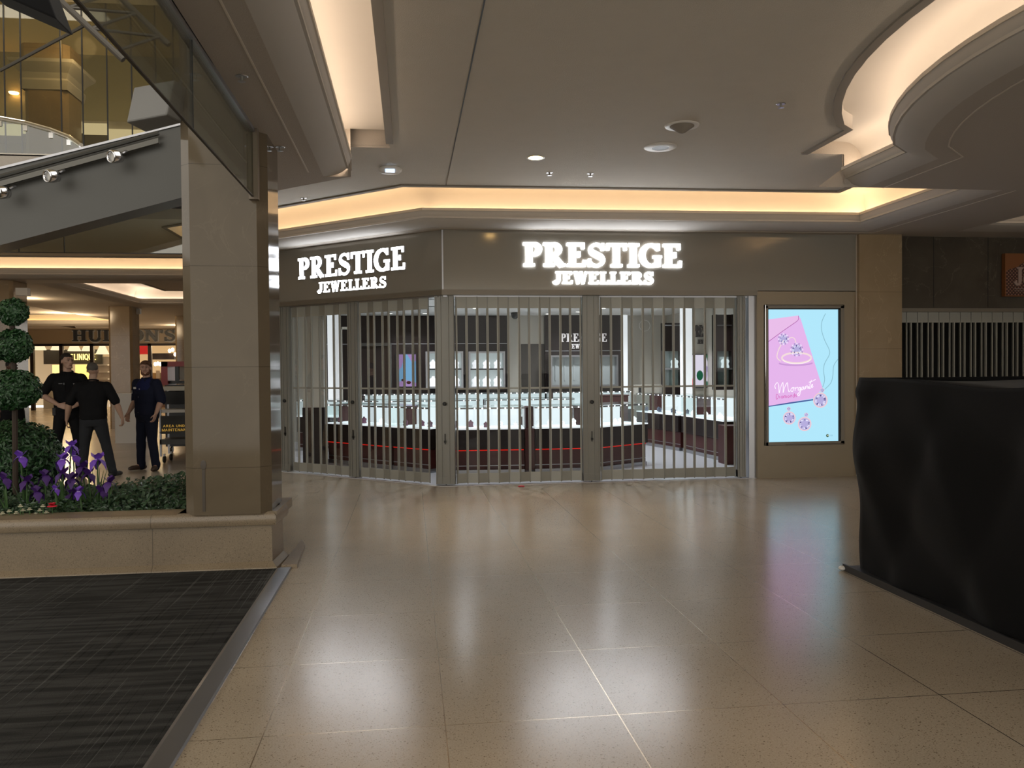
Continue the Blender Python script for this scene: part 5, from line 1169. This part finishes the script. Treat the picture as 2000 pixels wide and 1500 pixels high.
def person(label, loc, ang, s, skin, pose, top_m, leg_m, hair_m, hair='short', sleeve=.55, shoes=None, extras=None, build=1.0, beard=None):
    P = thing('person', label, 'person', loc, ang); P.scale = (s, s, s); B = build
    sh = {-1: Vector((-.185*B, 0, 1.415)), 1: Vector((.185*B, 0, 1.415))}; el, wr, hd = pose['elbow'], pose['wrist'], pose['hand']
    hip = {-1: Vector((-.10, 0, .92)), 1: Vector((.10, 0, .92))}; kn, an = pose['knee'], pose['ankle']; toe = pose.get('toe', {-1: (0, 1, 0), 1: (0, 1, 0)})
    hy = R(pose.get('head', 0)); HM = Matrix.Rotation(hy, 3, 'Z')
    mb = MB()
    loft(mb, [(0, 0, .86, .14*B, .10), (0, 0, .95, .16*B, .115*B), (0, .0, 1.08, .145*B, .11*B), (0, .0, 1.25, .165*B, .115*B), (0, -.005, 1.38, .17*B, .10), (0, -.01, 1.45, .12, .075), (0, 0, 1.49, .06, .055)])
    mb.capsule((0, -.005, 1.44), (0, .012, 1.58), .062, .056)
    # head
    c = Vector((0, .02, 1.665)); H = lambda x, y, z: c+HM @ Vector((x, y, z))
    mb.ell(H(0, -.012, .03), (.078, .097, .092), n=20); mb.ell(H(0, .025, -.035), (.060, .065, .075), n=16); mb.capsule(H(-.028, .055, -.085), H(.028, .055, -.085), .022, .022); mb.ell(H(0, .068, -.09), (.024, .020, .018))
    mb.capsule(H(0, .088, .015), H(0, .108, -.022), .010, .014, 8); mb.ell(H(-.013, .095, -.026), (.010, .011, .008)); mb.ell(H(.013, .095, -.026), (.010, .011, .008))
    mb.capsule(H(-.045, .075, .030), H(.045, .075, .030), .012, .012, 8); mb.capsule(H(-.018, .087, -.055), H(.018, .087, -.055), .009, .009, 8)
    for sx in (-1, 1): mb.ell(H(sx*.080, -.008, -.005), (.010, .018, .032)); mb.ell(H(sx*.048, .055, -.015), (.022, .022, .020))
    for k in (-1, 1):
        e, w_ = Vector(el[k]), Vector(wr[k]); mb.capsule(sh[k], e, .054*B, .040*B); mb.capsule(e, e.lerp(w_, .35), .040*B, .042*B); mb.capsule(e.lerp(w_, .35), w_, .042*B, .026)
        hand(mb, w_, hd[k][0], hd[k][1], hd[k][2] if len(hd[k]) > 2 else k, pose.get('curl', .5))
        kk, aa = Vector(kn[k]), Vector(an[k]); mb.capsule(hip[k], kk, .085*B, .055); mb.capsule(kk, aa, .055, .036); mb.capsule(aa, aa+Vector(toe[k])*.12-Vector((0, 0, .04)), .035, .03)
    body = fuse(mb, 'body', skin, P, .0075, 3)
    # shirt
    mb = MB(); loft(mb, [(0, 0, .90, .170*B, .130*B), (0, 0, .97, .178*B, .137*B), (0, 0, 1.08, .168*B, .132*B), (0, 0, 1.25, .190*B, .138*B), (0, -.005, 1.36, .20*B, .125), (0, -.01, 1.44, .16*B, .095), (0, -.005, 1.49, .085, .075), (0, .0, 1.51, .074, .068)])
    for k in (-1, 1):
        e, w_ = Vector(el[k]), Vector(wr[k]); q = sh[k].lerp(e, min(1, sleeve)); mb.capsule(sh[k]+Vector((-k*.01, 0, -.0)), q, .071*B, .066*B)
        if sleeve > 1: mb.capsule(e, e.lerp(w_, sleeve-1), .060, .055)
        mb.capsule((k*.05, 0, 1.475), sh[k], .038, .056*B)
    shirt = fuse(mb, 'shirt', top_m, P, .012, 5, .007)
    # collar
    k2 = MB(); pts = [(math.sin(a)*.078, math.cos(a)*.070+.002, 1.512+.022*(-math.cos(a))*.6) for a in [R(20+i*320/16) for i in range(17)]]; k2.tube(pts, .013, 6)
    k2.add([(.02, .075, 1.49), (.075, .04, 1.51), (.06, .105, 1.44)], [(0, 1, 2)]); k2.add([(-.02, .075, 1.49), (-.075, .04, 1.51), (-.06, .105, 1.44)], [(2, 1, 0)]); k2.build('collar', top_m, shirt, True)
    # trousers
    mb = MB(); loft(mb, [(0, 0, .80, .15*B, .115), (0, 0, .88, .175*B, .128*B), (0, 0, .96, .170*B, .126*B), (0, 0, 1.0, .162*B, .12*B)])
    for k in (-1, 1):
        kk, aa = Vector(kn[k]), Vector(an[k]); mb.capsule(hip[k]+Vector((-k*.015, 0, -.02)), kk, .102*B, .076); mb.capsule(kk, aa+Vector((0, 0, .0)), .076, .066); mb.capsule(aa+Vector((0, -.01, .02)), aa+Vector((0, .0, -.02)), .068, .066)
    tr = fuse(mb, 'trousers', leg_m, P, .012, 4, .008, 7)
    MB().lathe([(.168*B, -.02), (.176*B, -.02), (.176*B, .02), (.168*B, .02)], (0, 0, .965), 24).map(lambda v: Vector((v.x, v.y*.76, v.z))).build('belt', M['black'], tr, True)
    for k in (-1, 1):
        aa = Vector(an[k]); tv = Vector(toe[k]).normalized(); mb = MB(); b0 = Vector((aa.x, aa.y, .045)); mb.capsule(b0-tv*.05, b0+tv*.15, .043, .040); mb.capsule(b0+tv*.08, b0+tv*.19-Vector((0, 0, .008)), .044, .034); mb.capsule(b0, (aa.x, aa.y, .12), .045, .045)
        mb.map(lambda v: Vector((v.x, v.y, max(v.z, .003)))); fuse(mb, 'shoe', shoes or M['black'], P, .010, 2)
    # hair
    mb = MB(); mb.ell(H(0, -.018, .045), (.083, .098, .088), n=22)
    if hair == 'full': mb.ell(H(0, -.035, .03), (.090, .095, .10), n=20); mb.ell(H(0, .045, .095), (.065, .04, .028), n=14)
    cut = []
    for v in mb.v:
        q = HM.inverted() @ (Vector(v)-c)
        lim = .062 if q.y > .035 else (.0 if q.y > -.03 else -.055)
        if hair == 'full': lim -= .012
        cut.append(tuple(c+HM @ Vector((q.x, q.y, max(q.z, lim)))) if q.z < lim else v)
    mb.v = cut; hr = fuse(mb, 'hair', hair_m, P, .009, 2, .003, 60)
    if beard:
        mb = MB(); mb.capsule(H(-.035, .048, -.085), H(.035, .048, -.085), .030, .030); mb.ell(H(0, .060, -.10), (.034, .030, .026)); mb.capsule(H(-.062, .005, -.03), H(-.045, .04, -.085), .016, .024, 8); mb.capsule(H(.062, .005, -.03), H(.045, .04, -.085), .016, .024, 8); mb.capsule(H(-.024, .088, -.043), H(.024, .088, -.043), .008, .008, 8)
        fuse(mb, 'beard', beard, P, .008, 2, .003, 60)
    eb_ = MB()
    for sx in (-1, 1): eb_.ell(H(sx*.030, .0815, .010), (.0105, .007, .006), n=10)
    eb_.build('eyes', mat('eye_dark', (.05, .04, .035), .3), body, True)
    eb_ = MB()
    for sx in (-1, 1): eb_.capsule(H(sx*.016, .092, .034), H(sx*.047, .082, .036), .0045, .0035, 6)
    eb_.build('eyebrows', hair_m, body, True)
    MB().capsule(H(-.018, .0945, -.056), H(.018, .0945, -.056), .0045, .0045, 6).build('lips', mat('lips', tuple(x*y for x, y in zip(skin['c'], (.85, .5, .5))), .5), body, True)
    if extras: extras(P, body, shirt, tr, H)
    return P
def skinm(name, c):
    m = mat(name, c, .55, var=.06, vscale=12); m['c'] = c; return m
sk1, sk2, sk3, sk4 = skinm('skin_fair', (.42, .26, .19)), skinm('skin_tan', (.38, .24, .17)), skinm('skin_ruddy', (.42, .25, .18)), skinm('skin_brown', (.085, .04, .024))
blk = mat('black_uniform', (.006, .006, .007), .8, spec=.15); navy = mat('navy_coverall', (.007, .009, .024), .8, spec=.2); navy2 = mat('dark_navy', (.007, .009, .020), .85, spec=.2); jean = mat('dark_grey_jeans', (.022, .024, .028), .85, spec=.2)
blue = mat('royal_blue_cloth', (.009, .013, .06), .8, spec=.2)
def patch(P, parent, name, c, w_, h, mt, rz=0., d=.004):
    o = MB().box(-w_/2, w_/2, -d, d, -h/2, h/2).build(name, mt, parent, loc=c); o.rotation_euler = (0, 0, rz); return o
patchm = mat('pale_patch', (.34, .34, .36), .6)
def ex1(P, b, s_, t, H):
    patch(P, s_, 'name_tag', (-.10, .137, 1.33), .07, .014, patchm, R(12)); patch(P, s_, 'chest_badge', (.10, .137, 1.335), .05, .012, mat('grey_badge', (.12, .12, .13), .5), R(-12)); patch(P, s_, 'pen', (.055, .142, 1.31), .008, .07, patchm)
    patch(P, s_, 'chest_pocket', (-.09, .137, 1.27), .10, .10, blk, R(12), .005); patch(P, s_, 'chest_pocket', (.09, .137, 1.27), .10, .10, blk, R(-12), .005)
    MB().box(-.215, -.165, -.05, .04, .84, .98).build('holster', M['black'], t, bevel=.008); MB().box(.16, .205, .0, .08, .86, .98).build('radio', M['black'], t, bevel=.008)
def g_(x, y): p = at_z(x, y, 0); return (p.x, p.y, 0)
pA = at_z(128, 918, 0)
person('clean-shaven man in black uniform shirt with name tag, hands at his belt, facing the group', (pA.x+.19, pA.y-.35, 0), R(205), 1.045, sk1,
       dict(elbow={-1: (-.33, -.05, 1.17), 1: (.33, -.04, 1.17)}, wrist={-1: (-.12, .21, 1.03), 1: (.13, .22, 1.02)}, hand={-1: ((.8, .45, -.25), (.3, -.8, -.2)), 1: ((-.8, .45, -.25), (-.3, -.8, -.2))},
            knee={-1: (-.13, .02, .5), 1: (.15, .02, .5)}, ankle={-1: (-.15, 0, .08), 1: (.19, 0, .08)}, toe={-1: (-.25, 1, 0), 1: (.3, 1, 0)}, head=28, curl=.7), blk, blk, mat('dark_hair', (.015, .010, .007), .8), sleeve=.95, extras=ex1, build=1.05)
pB = at_z(205, 932, 0)
person('man seen from behind in black polo and dark grey jeans, arms held slightly out', (pB.x-.15, pB.y, 0), R(8), .955, sk2,
       dict(elbow={-1: (-.33, -.02, 1.15), 1: (.34, -.02, 1.15)}, wrist={-1: (-.39, .06, .90), 1: (.41, .03, .91)}, hand={-1: ((-.05, .2, -1), (.9, .3, 0)), 1: ((.02, .2, -1), (-.9, .3, 0))},
            knee={-1: (-.14, .03, .5), 1: (.17, .03, .5)}, ankle={-1: (-.16, -.02, .08), 1: (.27, -.02, .08)}, toe={-1: (-.3, 1, 0), 1: (.45, 1, 0)}, head=-6, curl=1.0), blk, jean, mat('grey_hair', (.075, .065, .055), .8), sleeve=.85, build=1.13)
def ex3(P, b, s_, t, H):
    yk = MB(); loft(yk, [(0, 0, 1.30, .203, .146), (0, -.005, 1.37, .207, .134), (0, -.01, 1.445, .165, .103), (0, -.005, 1.495, .09, .082)])
    for k in (-1, 1): yk.capsule((k*.05, 0, 1.478), (k*.185, 0, 1.418), .042, .062)
    fuse(yk, 'blue_yoke', blue, s_, .012, 4, .004); patch(P, s_, 'name_patch', (.10, .152, 1.345), .075, .032, M['white'], R(-14)); patch(P, s_, 'sleeve_badge', (.262, .06, 1.28), .004, .05, M['white'], R(20), .012)
    patch(P, s_, 'button', (0, .155, 1.33), .014, .014, patchm); patch(P, s_, 'pocket_clip', (.02, .152, 1.21), .02, .03, patchm)
pC = at_z(287, 918, 0)
person('bearded man with brown hair in navy coverall with blue yoke and name patch, looking left', (pC.x+.02, pC.y, 0), R(150), .975, sk3,
       dict(elbow={-1: (-.29, -.02, 1.14), 1: (.30, -.05, 1.15)}, wrist={-1: (-.31, .12, .93), 1: (.27, .14, .93)}, hand={-1: ((.1, .3, -1), (.8, .3, 0)), 1: ((-.1, .3, -1), (-.8, .2, 0))},
            knee={-1: (-.12, .02, .5), 1: (.13, .02, .5)}, ankle={-1: (-.17, .0, .08), 1: (.15, 0, .08)}, toe={-1: (-.55, .9, 0), 1: (.25, 1, 0)}, head=38, curl=.6), navy, navy2, mat('brown_hair', (.085, .035, .015), .8), 'full', 1.05, mat('brown_shoe', (.05, .028, .018), .5), ex3, 1.17, mat('red_beard', (.12, .045, .02), .8))
pD = at_y(26, 900, 14.6)
person('dark-haired person in black mostly hidden behind the topiary, hands held in front', (pD.x+.0, 14.6, 0), R(215), 1.0, sk4,
       dict(elbow={-1: (-.30, .02, 1.16), 1: (.31, .05, 1.16)}, wrist={-1: (-.05, .27, 1.10), 1: (.10, .30, 1.12)}, hand={-1: ((.8, .4, 0), (0, 0, -1)), 1: ((-.5, .7, .1), (0, 0, -1))},
            knee={-1: (-.12, .02, .5), 1: (.13, .02, .5)}, ankle={-1: (-.13, 0, .08), 1: (.14, 0, .08)}, head=20, curl=.6), blk, blk, mat('black_hair', (.008, .007, .006), .8), sleeve=1.2)
